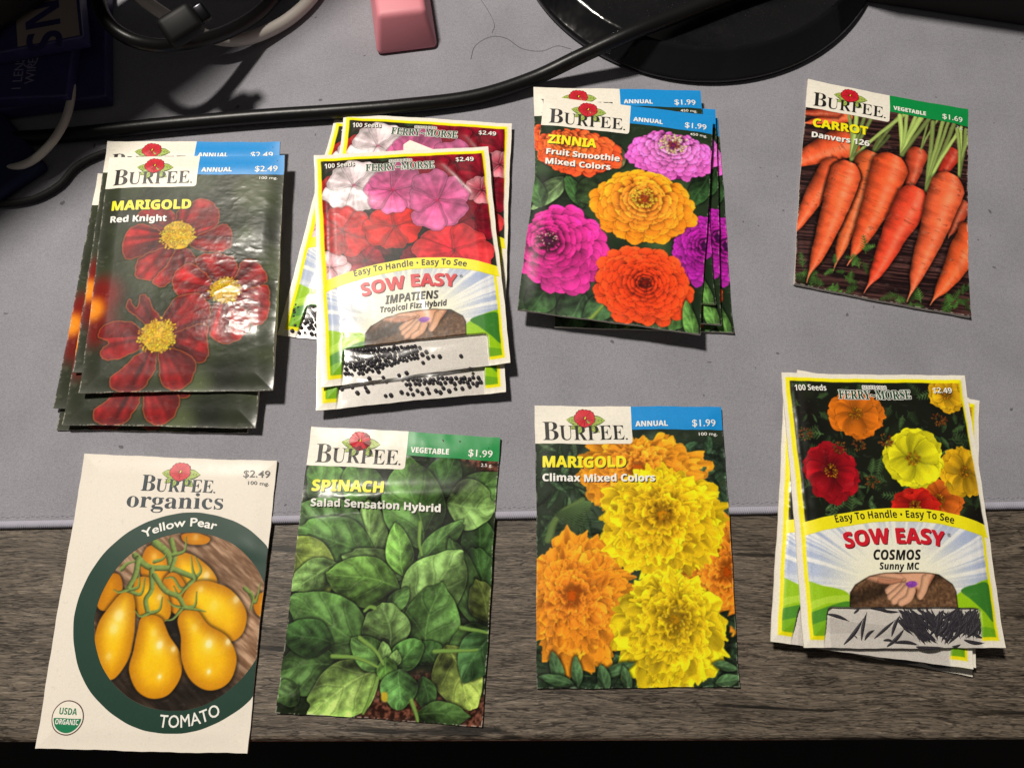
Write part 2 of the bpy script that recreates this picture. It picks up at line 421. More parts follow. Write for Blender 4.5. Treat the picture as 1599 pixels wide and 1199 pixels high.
def front_spinach(w, h):
    cv = Canvas(w, h, [(183, 38), (890, 78), (822, 1160), (48, 1108)], c8(26, 36, 20))
    bokeh(cv, [c8(20, 28, 14), c8(40, 60, 26), c8(14, 18, 10)], 40, 20, 60, 6, .6)
    def soil(d, X, Y):
        n = fbm(X / 5, Y / 5, 3, 4)
        return lerp(c8(40, 20, 14), c8(130, 78, 60), sstep(.35, .75, n))
    cv.fill([(400, 1000), (640, 960), (850, 1060), (850, 1170), (380, 1170)], soil, soft=14)
    cv.fill([(720, 140), (900, 140), (900, 230), (800, 200)], soil, soft=14)
    D, M_, Lt, Y = c8(52, 84, 40), c8(80, 118, 58), c8(112, 148, 80), c8(142, 166, 76)
    for i, (b_, t_, W, c, gl) in enumerate([
        ((300, 330), (190, 190), 150, M_, .25), ((420, 340), (330, 180), 140, M_, .2), ((640, 300), (720, 150), 130, D, .2), ((720, 330), (900, 230), 130, M_, .4), ((420, 560), (400, 330), 110, Lt, .35),
        ((820, 560), (800, 380), 120, D, .2), ((330, 560), (150, 560), 130, D, .2), ((560, 720), (560, 540), 90, D, .2), ((860, 700), (790, 500), 130, D, .15),
        ((700, 330), (860, 330), 175, Lt, .45), ((600, 480), (530, 178), 215, M_, .5), ((370, 470), (140, 350), 190, c8(80, 110, 66), .5), ((400, 500), (128, 430), 165, M_, .35),
        ((100, 470), (255, 650), 165, Y * .9, .3), ((270, 560), (110, 640), 110, Lt, .25), ((535, 590), (310, 530), 110, Lt, .4), ((525, 590), (500, 425), 95, c8(110, 160, 70), .3), ((495, 645), (248, 590), 165, c8(92, 132, 58), .25),
        ((590, 545), (742, 402), 82, M_, .2), ((800, 770), (715, 475), 100, M_ * .8, .3), ((845, 760), (800, 620), 100, Y * .6, .15), ((545, 740), (735, 530), 200, Lt, .42),
        ((470, 730), (545, 650), 60, M_, .2), ((380, 850), (112, 690), 182, M_ * .95, .3), ((270, 930), (55, 960), 165, M_ * .8, .45), ((250, 850), (80, 800), 120, D, .25), ((605, 880), (662, 648), 190, M_, .25),
        ((840, 800), (700, 860), 90, M_ * .8, .2), ((470, 870), (448, 708), 160, Lt * .9, .2), ((640, 920), (600, 850), 90, D, .15), ((690, 870), (775, 1085), 165, Y, .25), ((850, 810), (755, 975), 135, c8(58, 94, 50), .35),
        ((420, 960), (180, 1095), 175, c8(140, 178, 88), .3), ((600, 980), (620, 1100), 70, D, .1), ((130, 1010), (60, 1060), 90, M_ * .8, .3),
        ((455, 940), (342, 838), 98, M_, .2), ((488, 940), (588, 842), 92, c8(80, 126, 60), .2), ((462, 930), (448, 852), 45, Lt, .2), ((490, 935), (500, 880), 40, Lt, .2), ((460, 910), (470, 1000), 66, c8(92, 140, 58), .2),
        ((512, 955), (505, 1090), 122, c8(84, 132, 66), .3), ((585, 1115), (762, 1120), 86, M_ * .8, .25)]):
        e = np.subtract(t_, b_) * .07
        leaf(cv, tuple(b_ - e), tuple(t_ + e), W * 1.12, c * np.array([.98, .97, .98]), i * 1.7, .2, gloss=gl * 1.25, cr=.38)
    for p in [[(430, 980), (400, 1060), (375, 1112)], [(555, 1060), (575, 1120), (580, 1140)], [(360, 830), (420, 880), (450, 930)], [(260, 900), (350, 905), (430, 940)], [(740, 790), (800, 800), (840, 810)], [(640, 880), (720, 876), (800, 872)], [(420, 720), (400, 715), (380, 730)], [(590, 400), (588, 470), (596, 520)]]:
        cv.stroke(p, 16, 10, c8(120, 158, 72))
    cv.fill([(446, 1034), (466, 1038), (464, 1068), (444, 1062)], c8(186, 164, 44), soft=2)
    return cv

def carrot(cv, top, tip, W, col, seed, bend=0, shadow=.7):
    a = cv.T([top])[0]; b = cv.T([tip])[0]; W *= cv.k
    L = np.hypot(*(b - a)); ang = np.arctan2(*(b - a)[::-1])
    ca, sa = np.cos(ang), np.sin(ang)
    m = W
    bb = cv.box(min(a[0], b[0]) - m, min(a[1], b[1]) - m, max(a[0], b[0]) + m, max(a[1], b[1]) + m)
    if bb is None:
        return
    sl, X, Y = bb
    t = ((X - a[0]) * ca + (Y - a[1]) * sa) / L; q = -(X - a[0]) * sa + (Y - a[1]) * ca
    q = q - bend * W * np.sin(np.clip(t, 0, 1) * 3.14) + (vnoise(t * 7, t * 0, seed) - .5) * W * .06
    tc = np.clip(t, 0, 1)
    prof = np.clip(1 - tc ** 1.5 * .9, 0, 1) * np.clip((tc + .012) / .1, 0, 1) ** .42
    prof = prof * (1 - .78 * sstep(.8, .98, tc)) * (1 + .06 * (vnoise(t * 14, t * 0 + 2, seed) - .5))
    w = np.maximum(W * .5 * prof, .4)
    d = np.minimum(w - np.abs(q), np.minimum(t + .005, 1 - t) * L)
    u = q / w
    cv.put(sl, shadow * .8 * sstep(-8, 1, d), np.zeros(3))
    ring = vnoise(t * L / 3.2, u * 1.6 + 4, seed + 1)
    ring2 = vnoise(t * L / 9., u * .8, seed + 5)
    v = 1.06 - .5 * np.abs(u - .0) ** 2.4 + .1 * (ring - .5) + .22 * (ring2 - .5) + .1 * (fbm(X / 10, Y / 10, seed, 3) - .5) - .18 * u
    hi = np.exp(-((u + .3) / .28) ** 2) * (.3 + .5 * vnoise(t * L / 6, u, seed + 8))
    c = lerp(lum(col, v), np.broadcast_to(c8(255, 200, 165), t.shape + (3,)), .5 * hi)
    c = lerp(c, lum(c8(110, 34, 16), np.ones(t.shape)), .5 * (ring > .86) * (np.abs(u) < .8))
    c = lerp(c, np.broadcast_to(c8(250, 205, 165), t.shape + (3,)), .22 * sstep(.8, 1., ring) * (np.abs(u) < .7) + .35 * sstep(.84, 1, tc))
    cv.put(sl, np.clip(d + .5, 0, 1), np.clip(c, 0, 1))

def fern(cv, region, n, seed, col):
    g = np.random.RandomState(seed)
    for i in range(n):
        x, y = region[0] + g.rand() * (region[2] - region[0]), region[1] + g.rand() * (region[3] - region[1])
        a = g.rand() * 6.28; L = 40 + 50 * g.rand()
        c = col * (.6 + .7 * g.rand())
        e = np.array([np.cos(a), np.sin(a)]); nn = np.array([-e[1], e[0]])
        p0 = np.array([x, y])
        cv.stroke([p0, p0 + e * L * .5 + nn * 5, p0 + e * L], 5, 3, c, .2)
        for k in range(1, 7):
            q = p0 + e * L * k / 7
            for s_ in (-1, 1):
                f = q + (e * .7 + nn * s_) * L * .26 * (1.1 - k / 9)
                cv.stroke([q, f], 6, 2.5, c * (.9 + .3 * g.rand()), .2)

def front_carrot(w, h):
    cv = Canvas(w, h, [(148, 72), (880, 208), (888, 1158), (85, 1008)], c8(46, 26, 24))
    Y, X = np.mgrid[0:h, 0:w].astype(float)
    g = fbm(X / 60, Y / 3.2 + X / 40, 2, 4)
    cv.a = lerp(c8(24, 12, 14), c8(92, 58, 54), sstep(.3, .8, g))
    O, R_, Dk = c8(246, 98, 54), c8(238, 76, 50), c8(170, 62, 38)
    carrot(cv, (350, 235), (120, 275), 80, O * .95, 1); carrot(cv, (300, 225), (60, 225), 60, Dk, 21)
    carrot(cv, (370, 345), (20, 470), 175, c8(236, 92, 50), 2)
    carrot(cv, (655, 385), (600, 620), 105, Dk * 1.1, 3); carrot(cv, (815, 390), (740, 560), 90, c8(190, 50, 36), 4); carrot(cv, (860, 620), (790, 800), 110, Dk, 5)
    def stalks(o, ends, wd, c, seed):
        g = np.random.RandomState(seed)
        for e in ends:
            m = ((o[0] * .55 + e[0] * .45) + g.randn() * 4, (o[1] * .5 + e[1] * .5))
            cc = c * (.75 + .5 * g.rand())
            cv.stroke([o, m, e], wd * .8, wd * (.7 + .5 * g.rand()), lambda t, u, cc=cc: lum(np.minimum(cc, 1), .9 + .25 * vnoise(u * 3, t * 2, 2)), .45)
    G = c8(150, 172, 92)
    stalks((445, 415), [(520, 330), (480, 330), (560, 250)], 18, G * .7, 1)
    stalks((665, 390), [(740, 260), (700, 260)], 12, G * .9, 2)
    stalks((350, 445), [(338, 240), (372, 240), (410, 240), (440, 250), (590, 235)], 19, G, 3)
    carrot(cv, (285, 440), (70, 800), 125, O * .94, 6)
    carrot(cv, (445, 405), (262, 950), 138, c8(222, 98, 50), 7, -.03)
    stalks((580, 420), [(570, 240), (600, 240), (640, 245), (665, 250), (705, 250)], 23, G, 4)
    carrot(cv, (342, 452), (142, 1005), 150, O, 8, -.03)
    carrot(cv, (545, 420), (325, 925), 178, c8(246, 92, 48), 9, -.1)
    stalks((690, 580), [(720, 270), (765, 265), (790, 268), (815, 280), (850, 290)], 20, G, 5)
    stalks((842, 515), [(850, 300), (872, 300), (885, 330), (830, 300)], 19, G * 1.05, 6)
    fern(cv, (110, 900, 390, 1050), 26, 3, c8(66, 104, 44)); fern(cv, (380, 840, 440, 940), 5, 4, c8(66, 104, 44)); fern(cv, (540, 1040, 700, 1110), 10, 5, c8(66, 104, 44)); fern(cv, (760, 990, 880, 1140), 14, 6, c8(60, 96, 40))
    carrot(cv, (655, 570), (405, 1048), 158, c8(242, 74, 46), 10, -.02)
    carrot(cv, (805, 508), (600, 1088), 168, c8(246, 102, 60), 11, -.03)
    carrot(cv, (930, 740), (705, 1105), 150, c8(242, 96, 48), 12, -.02)
    carrot(cv, (342, 452), (142, 1005), 150, O, 8, -.03)
    return cv

def front_tomato(w, h):
    cv = Canvas(w, h, [(238, 45), (946, 69), (838, 1144), (57, 1128)], c8(232, 224, 212))
    Y, X = np.mgrid[0:h, 0:w] + .5
    r = np.hypot(X - .615 * w, Y - .571 * h) / w
    base = cv.a.copy()
    g = fbm((X + Y * .8) / 40, (Y - X * .8) / 6., 2, 4)
    cv.a = lerp(c8(120, 86, 62), c8(196, 160, 130), sstep(.25, .8, g))
    cv.a = lum(cv.a, .8 + .3 * fbm(X / 50, Y / 50, 9, 2))
    def soft(cx, cy, rr, al):
        x, y = cv.T([(cx, cy)])[0]; rr *= cv.k
        cv.a = lum(cv.a, 1 - al * (1 - sstep(.2, 1, np.hypot(X - x, Y - y) / rr)))
    soft(380, 900, 150, .7); soft(560, 950, 190, .75); soft(720, 900, 150, .7); soft(590, 680, 150, .85); soft(330, 600, 120, .7)
    YB, OR, DK = c8(252, 202, 18), c8(240, 162, 10), c8(170, 96, 6)
    def pear(pts, hl, col=YB, seed=0):
        hs = [(cv.T([(x, y)])[0], rr * cv.k, a) for x, y, rr, a in hl]
        q = cv.T(pts); c = q.mean(0); R = np.hypot(*(q - c).T).max()
        def cf(d, X, Y):
            v = sstep(-2, 34 * cv.k * 1.9, d)
            o = lerp(np.broadcast_to(DK, d.shape + (3,)), np.broadcast_to(col, d.shape + (3,)), .25 + .75 * v)
            sh = np.clip(((X - c[0]) * .5 + (Y - c[1])) / R, -1, 1)
            o = lerp(o, np.broadcast_to(OR * .92, o.shape), np.clip(.05 + .42 * sh, 0, .5))
            o = lum(o, .98 + .05 * vnoise(X / 3, Y / 3, seed))
            for p, rr, a in hs:
                e_ = np.hypot((X - p[0]) * 1.25, Y - p[1]) / rr
                o = lerp(o, np.broadcast_to(c8(255, 250, 216), o.shape), a * (.55 * np.exp(-(e_ / 1.1) ** 2) + .55 * np.exp(-(e_ / .55) ** 4)).clip(0, 1))
            return o
        cv.fill(pts, cf, shadow=1)
    pear([(600, 340), (650, 335), (700, 350), (690, 372), (640, 378), (605, 365)], [(650, 350, 20, .3)], OR)
    pear([(470, 390), (520, 385), (560, 430), (555, 520), (500, 540), (450, 480)], [(500, 420, 20, .3)], OR)
    pear([(590, 410), (650, 420), (710, 470), (730, 520), (690, 570), (620, 540), (560, 480)], [(690, 490, 26, .6)], YB)
    pear([(560, 480), (600, 500), (640, 600), (600, 640), (545, 600), (530, 520)], [], OR)
    pear([(310, 500), (370, 490), (380, 560), (330, 620), (290, 600)], [], OR * .9); pear([(440, 500), (500, 505), (550, 560), (560, 640), (510, 670), (450, 640), (420, 560)], [(520, 570, 20, .5)], YB * .96)
    pear([(640, 520), (700, 510), (780, 545), (835, 620), (830, 690), (790, 732), (730, 720), (640, 640), (605, 580)], [(800, 580, 26, .55), (720, 600, 36, .25), (670, 540, 20, .4)], YB, 1)
    pear([(880, 560), (920, 560), (920, 640), (880, 640), (862, 600)], [], OR)
    pear([(385, 556), (420, 560), (432, 620), (425, 720), (400, 810), (345, 875), (300, 840), (280, 740), (300, 660), (350, 590)], [(372, 640, 40, .55), (352, 690, 34, .45), (332, 790, 22, .35)], YB, 2)
    pear([(490, 634), (530, 650), (555, 710), (592, 770), (600, 850), (560, 920), (500, 942), (440, 915), (408, 840), (425, 760), (440, 690), (455, 645)], [(520, 745, 26, .75), (570, 760, 18, .6), (520, 862, 13, .8), (500, 700, 24, .3)], YB, 3)
    pear([(620, 612), (660, 620), (700, 670), (770, 720), (800, 800), (775, 880), (710, 912), (640, 880), (600, 800), (598, 720), (588, 650)], [(700, 740, 28, .75), (770, 735, 20, .7), (700, 842, 14, .8), (650, 680, 24, .3)], YB, 4)
    G = c8(104, 124, 62)
    for p, a_, b_ in [([(500, 370), (550, 410), (560, 460)], 26, 20), ([(430, 420), (480, 460), (560, 465), (650, 500)], 22, 17), ([(440, 430), (430, 490), (400, 545)], 20, 16), ([(490, 470), (490, 540), (470, 580), (478, 630)], 18, 15), ([(500, 490), (540, 545), (590, 570), (610, 605)], 18, 15),
              ([(560, 360), (575, 420), (560, 470)], 18, 14), ([(650, 500), (670, 470), (650, 420)], 14, 3), ([(640, 510), (600, 540), (570, 500), (540, 500)], 15, 4), ([(650, 500), (640, 470), (635, 420)], 14, 3), ([(620, 530), (590, 560), (570, 530)], 12, 4),
              ([(400, 545), (450, 560), (465, 500)], 16, 4), ([(400, 545), (440, 535), (445, 490)], 14, 4), ([(400, 545), (370, 555), (350, 545)], 12, 3), ([(478, 630), (520, 615), (530, 570)], 15, 4), ([(478, 630), (450, 640), (430, 620)], 12, 3),
              ([(610, 610), (650, 600), (655, 550)], 15, 4), ([(610, 610), (570, 600), (550, 580)], 12, 3), ([(610, 610), (660, 615), (690, 622)], 12, 3), ([(600, 615), (570, 650), (540, 655)], 12, 3), ([(570, 415), (610, 400), (615, 350)], 15, 4), ([(500, 440), (530, 430), (545, 410)], 13, 4), ([(380, 470), (400, 450), (430, 440)], 16, 4),
              ([(850, 560), (870, 590), (885, 520)], 14, 4), ([(830, 540), (860, 570), (850, 620)], 14, 4)]:
        cv.stroke(p, a_ * 1.1, b_ * 1.1, lambda t, u: lum(G, 1.05 - .25 * u + .2 * vnoise(t * 20, u, 1)), .5)
    cv.fill([(520, 985), (540, 1000), (555, 1008), (530, 1006)], c8(220, 200, 50))
    m = sstep(.423, .427, r)
    cv.a = cv.a * (1 - m[..., None]) + base * m[..., None]
    n = vnoise(X / 3, Y / 3, 2)
    cv.a = cv.a * (1 - .06 * ((n > .93) * m)[..., None])
    return cv

# ---- the blister packet: shared frame traced from one front
FC = [(75, 27), (762, 40), (915, 1060), (160, 1057)]
def frame_front(cv, M, pic_pts_top):
    """cv: canvas holding the picture; M maps frame-traced px to canvas px. Adds border, sunburst, hills, vignette, window tray."""
    w, h = cv.w, cv.h
    P = lambda pts: happly(M, pts)
    Y, X = np.mgrid[0:h, 0:w] + .5
    white, yel = c8(236, 230, 216), c8(248, 232, 20)
    def inside(pts, smooth=False, soft=1.1):
        q = P(pts)
        if smooth:
            q = catmull(q, 6)
        return np.clip(cv.sdf(q, X, Y) / soft + .5, 0, 1)
    arc_up = [(160, 590), (230, 572), (320, 553), (400, 543), (480, 538), (560, 540), (640, 548), (730, 566), (832, 602)]
    arc_lo = [(160, 640), (230, 620), (320, 602), (400, 591), (490, 586), (570, 588), (650, 597), (740, 616), (845, 652)]
    pic = inside([(106, 60), (738, 72)] + arc_up[::-1])
    inner = inside([(106, 60), (738, 72), (878, 1020), (195, 1012)])
    outer = inside([(90, 46), (746, 58), (890, 1033), (184, 1027)])
    low = inside(arc_lo + [(884, 1020), (195, 1012)])
    o = P([(505, 830)])[0]
    th = np.arctan2(Y - o[1], X - o[0]); rr = np.hypot(X - o[0], Y - o[1]) / w
    ray = sstep(.35, .65, vnoise(th * 22, th * 0, 3) * .6 + vnoise(th * 47, th * 0, 5) * .4)
    sky = lerp(c8(244, 240, 214), lerp(c8(168, 182, 214), c8(232, 234, 236), ray), sstep(.12, .5, rr))
    hills = sky
    for pts, c in [([(150, 825), (230, 828), (330, 866), (330, 1030), (150, 1030)], c8(150, 196, 28)), ([(720, 880), (760, 840), (840, 806), (920, 812), (920, 1040), (720, 1040)], c8(150, 200, 24)),
                   ([(165, 895), (240, 868), (340, 860), (340, 884), (240, 893), (165, 925)], c8(176, 214, 60)), ([(165, 945), (240, 905), (340, 890), (340, 1030), (165, 1030)], c8(74, 140, 40)), ([(170, 985), (250, 950), (340, 930), (340, 1040), (170, 1040)], c8(120, 176, 30)),
                   ([(740, 845), (790, 824), (850, 826), (872, 960), (830, 925), (780, 880)], c8(58, 124, 44)), ([(800, 980), (900, 1000), (900, 1040), (800, 1040)], c8(110, 170, 30))]:
        a = inside(pts, True)
        hills = hills * (1 - a[..., None]) + c * a[..., None]
    img = np.zeros((h, w, 3)) + white
    mixin = lambda img, a, c: img * (1 - a[..., None]) + c * a[..., None]
    img = mixin(img, outer, yel)
    img = mixin(img, pic, cv.a)
    img = mixin(img, low * inner, hills)
    # planting vignette
    dome = [(326, 908), (326, 850), (345, 820), (400, 788), (460, 777), (530, 775), (600, 776), (660, 786), (710, 822), (724, 850), (732, 916)]
    a = inside(dome)
    soil = lerp(c8(52, 34, 24), c8(150, 112, 78), fbm(X / 3.5, Y / 3.5, 4, 4))
    s_ = P([(300, 900), (640, 800)]); dx, dy = s_[1] - s_[0]
    furrow = ((X - s_[0][0]) * dy - (Y - s_[0][1]) * dx) / np.hypot(dx, dy)
    soil = lum(soil, .55 + .45 * sstep(4, 16, np.abs(furrow - 6)))
    sub = Canvas.__new__(Canvas); sub.w, sub.h, sub.M, sub.k, sub.a = w, h, M, w / 700., soil
    sk, sd = c8(222, 166, 132), c8(150, 92, 66)
    skin = lambda d, X, Y: lerp(np.broadcast_to(sd, d.shape + (3,)), np.broadcast_to(sk, d.shape + (3,)), sstep(-1, 7, d))
    sub.fill([(510, 775), (640, 770), (630, 815), (600, 850), (590, 872), (575, 862), (575, 840), (540, 840), (520, 815)], skin, shadow=.8)
    for p in [[(520, 815), (490, 830), (470, 845)], [(530, 826), (500, 850), (478, 866)], [(540, 835), (515, 862), (492, 882)], [(556, 842), (545, 870), (518, 888)]]:
        sub.stroke(p, 30, 24, c8(226, 172, 138), .45)
    sub.stroke([(610, 800), (600, 840), (588, 866)], 30, 22, c8(224, 170, 134), .4)
    sub.stroke([(390, 785), (450, 805), (530, 802)], 34, 16, c8(206, 148, 116), .5); sub.stroke([(410, 775), (470, 785), (520, 795)], 30, 18, c8(222, 166, 132), .45)
    sub.stroke([(440, 808), (480, 812), (516, 806)], 20, 12, c8(190, 130, 100), .5)
    sub.fill([(535, 818), (552, 808), (575, 812), (575, 826), (550, 832)], lambda d, X, Y: lum(c8(136, 66, 170), .7 + .6 * vnoise(X / 1.6, Y / 1.6, 3)))
    ring = inside(dome, soft=1.1)
    img = mixin(img, ring, lum(sub.a, .25 + .75 * np.clip(sstep(0, 3, cv.sdf(P(dome), X, Y)), 0, 1)))
    tray = [(238, 1075), (243, 930), (246, 914), (258, 906), (500, 906), (790, 911), (808, 914), (816, 924), (834, 1075)]
    a = inside(tray)
    img = mixin(img, a, lum(c8(216, 210, 203), .97 + .05 * vnoise(X / 2, Y / 2, 5)))
    cv.a = img
    cv.trayp = P(tray)
    cv.tray = [P([(246, 908)])[0], P([(814, 913)])[0], P([(832, 1058)])[0], P([(262, 1058)])[0]]
    return cv

def front_cosmos(w, h):
    cv = Canvas(w, h, FC, c8(22, 26, 18))
    bokeh(cv, [c8(14, 16, 12), c8(36, 44, 26), c8(20, 14, 12)], 30, 20, 50, 4, .6)
    fern(cv, (110, 60, 800, 600), 70, 8, c8(58, 82, 46))
    foliage(cv, 60, 14, 34, [c8(66, 92, 54), c8(50, 72, 40)], 5, (110, 60, 800, 590), .3)
    def cos_fl(c, R, co, ci, n, seed, sq=1., eye=c8(214, 140, 20), layers=2):
        g = np.random.RandomState(seed); C = cv.T([c])[0]; R = R * cv.k
        for ly in range(layers):
            for k in g.permutation(n):
                a = 6.283 * (k + .5 * ly + .3 * (g.rand() - .5)) / n
                L = R * (1 - .18 * ly) * (.9 + .18 * g.rand())
                col = co * (.84 + .26 * g.rand()); sd = g.rand() * 70
                def cf(t, u, d, X, Y, col=col, sd=sd):
                    v = .72 + .3 * t + .22 * (vnoise(u * 4 + sd, t, 2) - .5) - .1 * u ** 2 + .1 * np.exp(-((d - 1) / 1.) ** 2)
                    return lum(lerp(np.broadcast_to(ci, t.shape + (3,)), np.broadcast_to(col, t.shape + (3,)), np.clip(t * 1.4, 0, 1)), v)
                e = np.array([np.cos(a), np.sin(a) * sq]); L2 = L * np.hypot(*e)
                cv.petal(C[0], C[1], np.arctan2(e[1], e[0]), L2, 2 * np.pi * R / n * 1.25, cf, .78, .4, .16, .4, sd)
        disc_florets(cv, c, R / cv.k * .2, R / cv.k * .2 * sq, 40, [eye, eye * .7], seed, 2.8)
    Og, Rd, Yl, Gd = c8(246, 128, 24), c8(176, 16, 30), c8(246, 238, 30), c8(246, 188, 26)
    cos_fl((690, 115), 72, Gd, Gd * .8, 9, 1); cos_fl((255, 400), 105, Rd, Rd * .6, 9, 2, 1.1); cos_fl((350, 185), 104, Og, Og * .8, 9, 3, .95)
    cos_fl((655, 510), 88, c8(226, 110, 30), c8(170, 60, 10), 10, 4); cos_fl((755, 405), 95, Gd, Gd * .75, 9, 5); cos_fl((570, 530), 88, c8(216, 36, 24), c8(150, 10, 10), 9, 6, .7)
    cos_fl((562, 352), 116, Yl, Yl * .85, 9, 7)
    for c in [(405, 440), (460, 285), (160, 260), (660, 210), (290, 310), (360, 300)]:
        disc_florets(cv, c, 22, 20, 40, [c8(120, 50, 24), c8(90, 84, 40), c8(150, 80, 30)], c[0], 3)
    return frame_front(cv, cv.M, None)

def front_impatiens(w, h):
    IC = [(167, 197), (820, 163), (903, 972), (195, 1065)]
    cv = Canvas(w, h, IC, c8(40, 34, 30))
    bokeh(cv, [c8(120, 20, 30), c8(60, 14, 20), c8(40, 50, 34)], 26, 20, 45, 4, .7)
    foliage(cv, 24, 18, 34, [c8(48, 64, 44)], 5, (210, 180, 830, 640), .5)
    def imp(c, R, co, ci, seed, rot, sq=.85, n=5, eye=None):
        g = np.random.RandomState(seed); C = np.array(c, float)
        cv.fill([(c[0] + R * .5 * np.cos(a), c[1] + R * .5 * sq * np.sin(a)) for a in np.arange(12) * np.pi / 6], co * .82, shadow=.3)
        sizes = [1., .92, 1.02, .9, 1.]
        for k in range(n):
            a = rot + 6.283 * k / n + .12 * (g.rand() - .5)
            r = R * sizes[k % 5] * (.92 + .14 * g.rand())
            pts = []
            for da, f in [(-.9, .05), (-.74, .5), (-.72, .8), (-.42, 1.), (-.1, .96), (.05, .94), (.3, 1.03), (.66, .88), (.74, .5), (.9, .05)]:
                pts.append(C + r * f * np.array([np.cos(a + da), np.sin(a + da) * sq]))
            opetal(cv, c, pts, ci, co * (.86 + .24 * g.rand()), co * 1.08 + .02, .8, .16, seed * 3 + k, R, .45, .7, 1.6)
        x, y = cv.T([c])[0]
        cv.put(*(lambda b: (b[0], .9 * np.exp(-(np.hypot(b[1] - x, b[2] - y) / 3.2) ** 2), eye if eye is not None else ci * .5))(cv.box(x - 12, y - 12, x + 12, y + 12)))
    PK, PI = c8(208, 104, 154), c8(188, 66, 120); RD, RI = c8(198, 44, 44), c8(174, 28, 36); DR = c8(152, 18, 42); WH = c8(222, 208, 212)
    for c, R, s in [((700, 230), 90, 1), ((800, 270), 95, 2), ((250, 370), 110, 3), ((770, 440), 110, 4), ((600, 230), 80, 5), ((370, 600), 85, 6), ((560, 590), 60, 16)]:
        imp(c, R, DR if s != 3 else RD, DR * .7, s, s * .8)
    imp((800, 330), 65, c8(226, 150, 160), DR, 17, .3)
    imp((235, 620), 78, c8(236, 196, 202), c8(230, 150, 160), 7, .4); imp((330, 320), 125, WH, c8(206, 186, 190), 8, 2.4, .8, eye=c8(190, 90, 120))
    imp((285, 485), 125, RD, RI, 9, .9, eye=c8(120, 60, 70)); imp((480, 470), 112, c8(216, 42, 34), RI, 10, .3, eye=c8(120, 50, 60)); imp((700, 560), 145, c8(226, 62, 66), c8(196, 30, 50), 11, -2.2, .8, eye=c8(90, 40, 40))
    imp((475, 335), 112, PK, PI, 12, .25, .95, eye=c8(200, 20, 80)); imp((640, 372), 122, PK * .98, PI, 13, -.6, .9, eye=c8(200, 20, 80))
    M = homog(FC, [(0, 0), (w, 0), (w, h), (0, h)])
    return frame_front(cv, M, None)

def worn(cv, seed, amt=.5, cols=None):
    h, w = cv.h, cv.w
    Y, X = np.mgrid[0:h, 0:w].astype(float)
    d = np.minimum(np.minimum(X, w - 1 - X), np.minimum(Y, h - 1 - Y))
    n = fbm(X / 9, Y / 9, seed, 3) + .5 * (vnoise(X / 2.2, Y / 2.2, seed + 4) - .5)
    c = np.minimum(np.hypot(np.minimum(X, w - 1 - X), np.minimum(Y, h - 1 - Y)) / 26, 1)
    a = np.clip((n - .52 + .18 * (1 - c)) * 6, 0, 1) * (1 - sstep(.6, 2.6, d)) * amt
    s_ = np.clip((fbm(X / 60 + Y / 9, Y / 60 - X / 14, seed + 8, 3) - .70) * 14, 0, 1) * .16 * amt      # faint scuffs
    cv.a = lerp(cv.a, np.broadcast_to(c8(228, 222, 210), cv.a.shape), np.clip(a + s_, 0, .9))

def soften(cv, n=1, grain=.035, seed=1):
    """a printed photograph is a little soft and has a fine screen grain"""
    a = cv.a
    for _ in range(n):
        p = np.pad(a, ((1, 1), (1, 1), (0, 0)), 'edge')
        a = (p[:-2, 1:-1] + p[2:, 1:-1] + p[1:-1, :-2] + p[1:-1, 2:] + 4 * p[1:-1, 1:-1]) / 8
    g = np.random.RandomState(seed)
    a = a * (1 + grain * g.randn(cv.h, cv.w, 1) + grain * .4 * g.randn(cv.h, cv.w, 3))
    cv.a = np.clip(a, 0, 1)

# ---------------------------------------------------------------- helpers: materials, things, meshes
def lin(c):
    c = np.asarray(c, float)
    return np.where(c <= .04045, c / 12.92, ((c + .055) / 1.055) ** 2.4)

MATS = {}
def mat(name, col=None, rough=.5, spec=.5, metal=0, coat=0, build=None):
    if name in MATS:
        return MATS[name]
    mt = bpy.data.materials.new(name); mt.use_nodes = True
    b = mt.node_tree.nodes['Principled BSDF']
    if col is not None:
        b.inputs['Base Color'].default_value = (*col, 1)
    b.inputs['Roughness'].default_value = rough; b.inputs['Specular IOR Level'].default_value = spec
    b.inputs['Metallic'].default_value = metal; b.inputs['Coat Weight'].default_value = coat
    if build:
        build(mt.node_tree, b)
    MATS[name] = mt
    return mt

def nd(nt, t, **k):
    n = nt.nodes.new(t)
    for a, v in k.items():
        if a in n.inputs:
            n.inputs[a].default_value = v
        else:
            setattr(n, a, v)
    return n

def noise(nt, scale, detail=3, rough=.55, sc=None, coord='Object', dist=0):
    n = nd(nt, 'ShaderNodeTexNoise'); n.inputs['Scale'].default_value = scale; n.inputs['Detail'].default_value = detail
    n.inputs['Roughness'].default_value = rough; n.inputs['Distortion'].default_value = dist
    tc = nd(nt, 'ShaderNodeTexCoord')
    if sc:
        mp = nd(nt, 'ShaderNodeMapping'); mp.inputs['Scale'].default_value = sc
        nt.links.new(tc.outputs[coord], mp.inputs['Vector']); nt.links.new(mp.outputs[0], n.inputs['Vector'])
    else:
        nt.links.new(tc.outputs[coord], n.inputs['Vector'])
    return n

def ramp(nt, src, stops):
    r = nd(nt, 'ShaderNodeValToRGB')
    e = r.color_ramp.elements
    while len(e) < len(stops):
        e.new(.5)
    for el, (p, c) in zip(e, stops):
        el.position = p; el.color = (*c, 1) if len(c) == 3 else c
    nt.links.new(src, r.inputs[0])
    return r

def bump(nt, b, src, strength=.3, dist=.0005):
    n = nd(nt, 'ShaderNodeBump'); n.inputs['Strength'].default_value = strength; n.inputs['Distance'].default_value = dist
    nt.links.new(src, n.inputs['Height']); nt.links.new(n.outputs[0], b.inputs['Normal'])
    return n

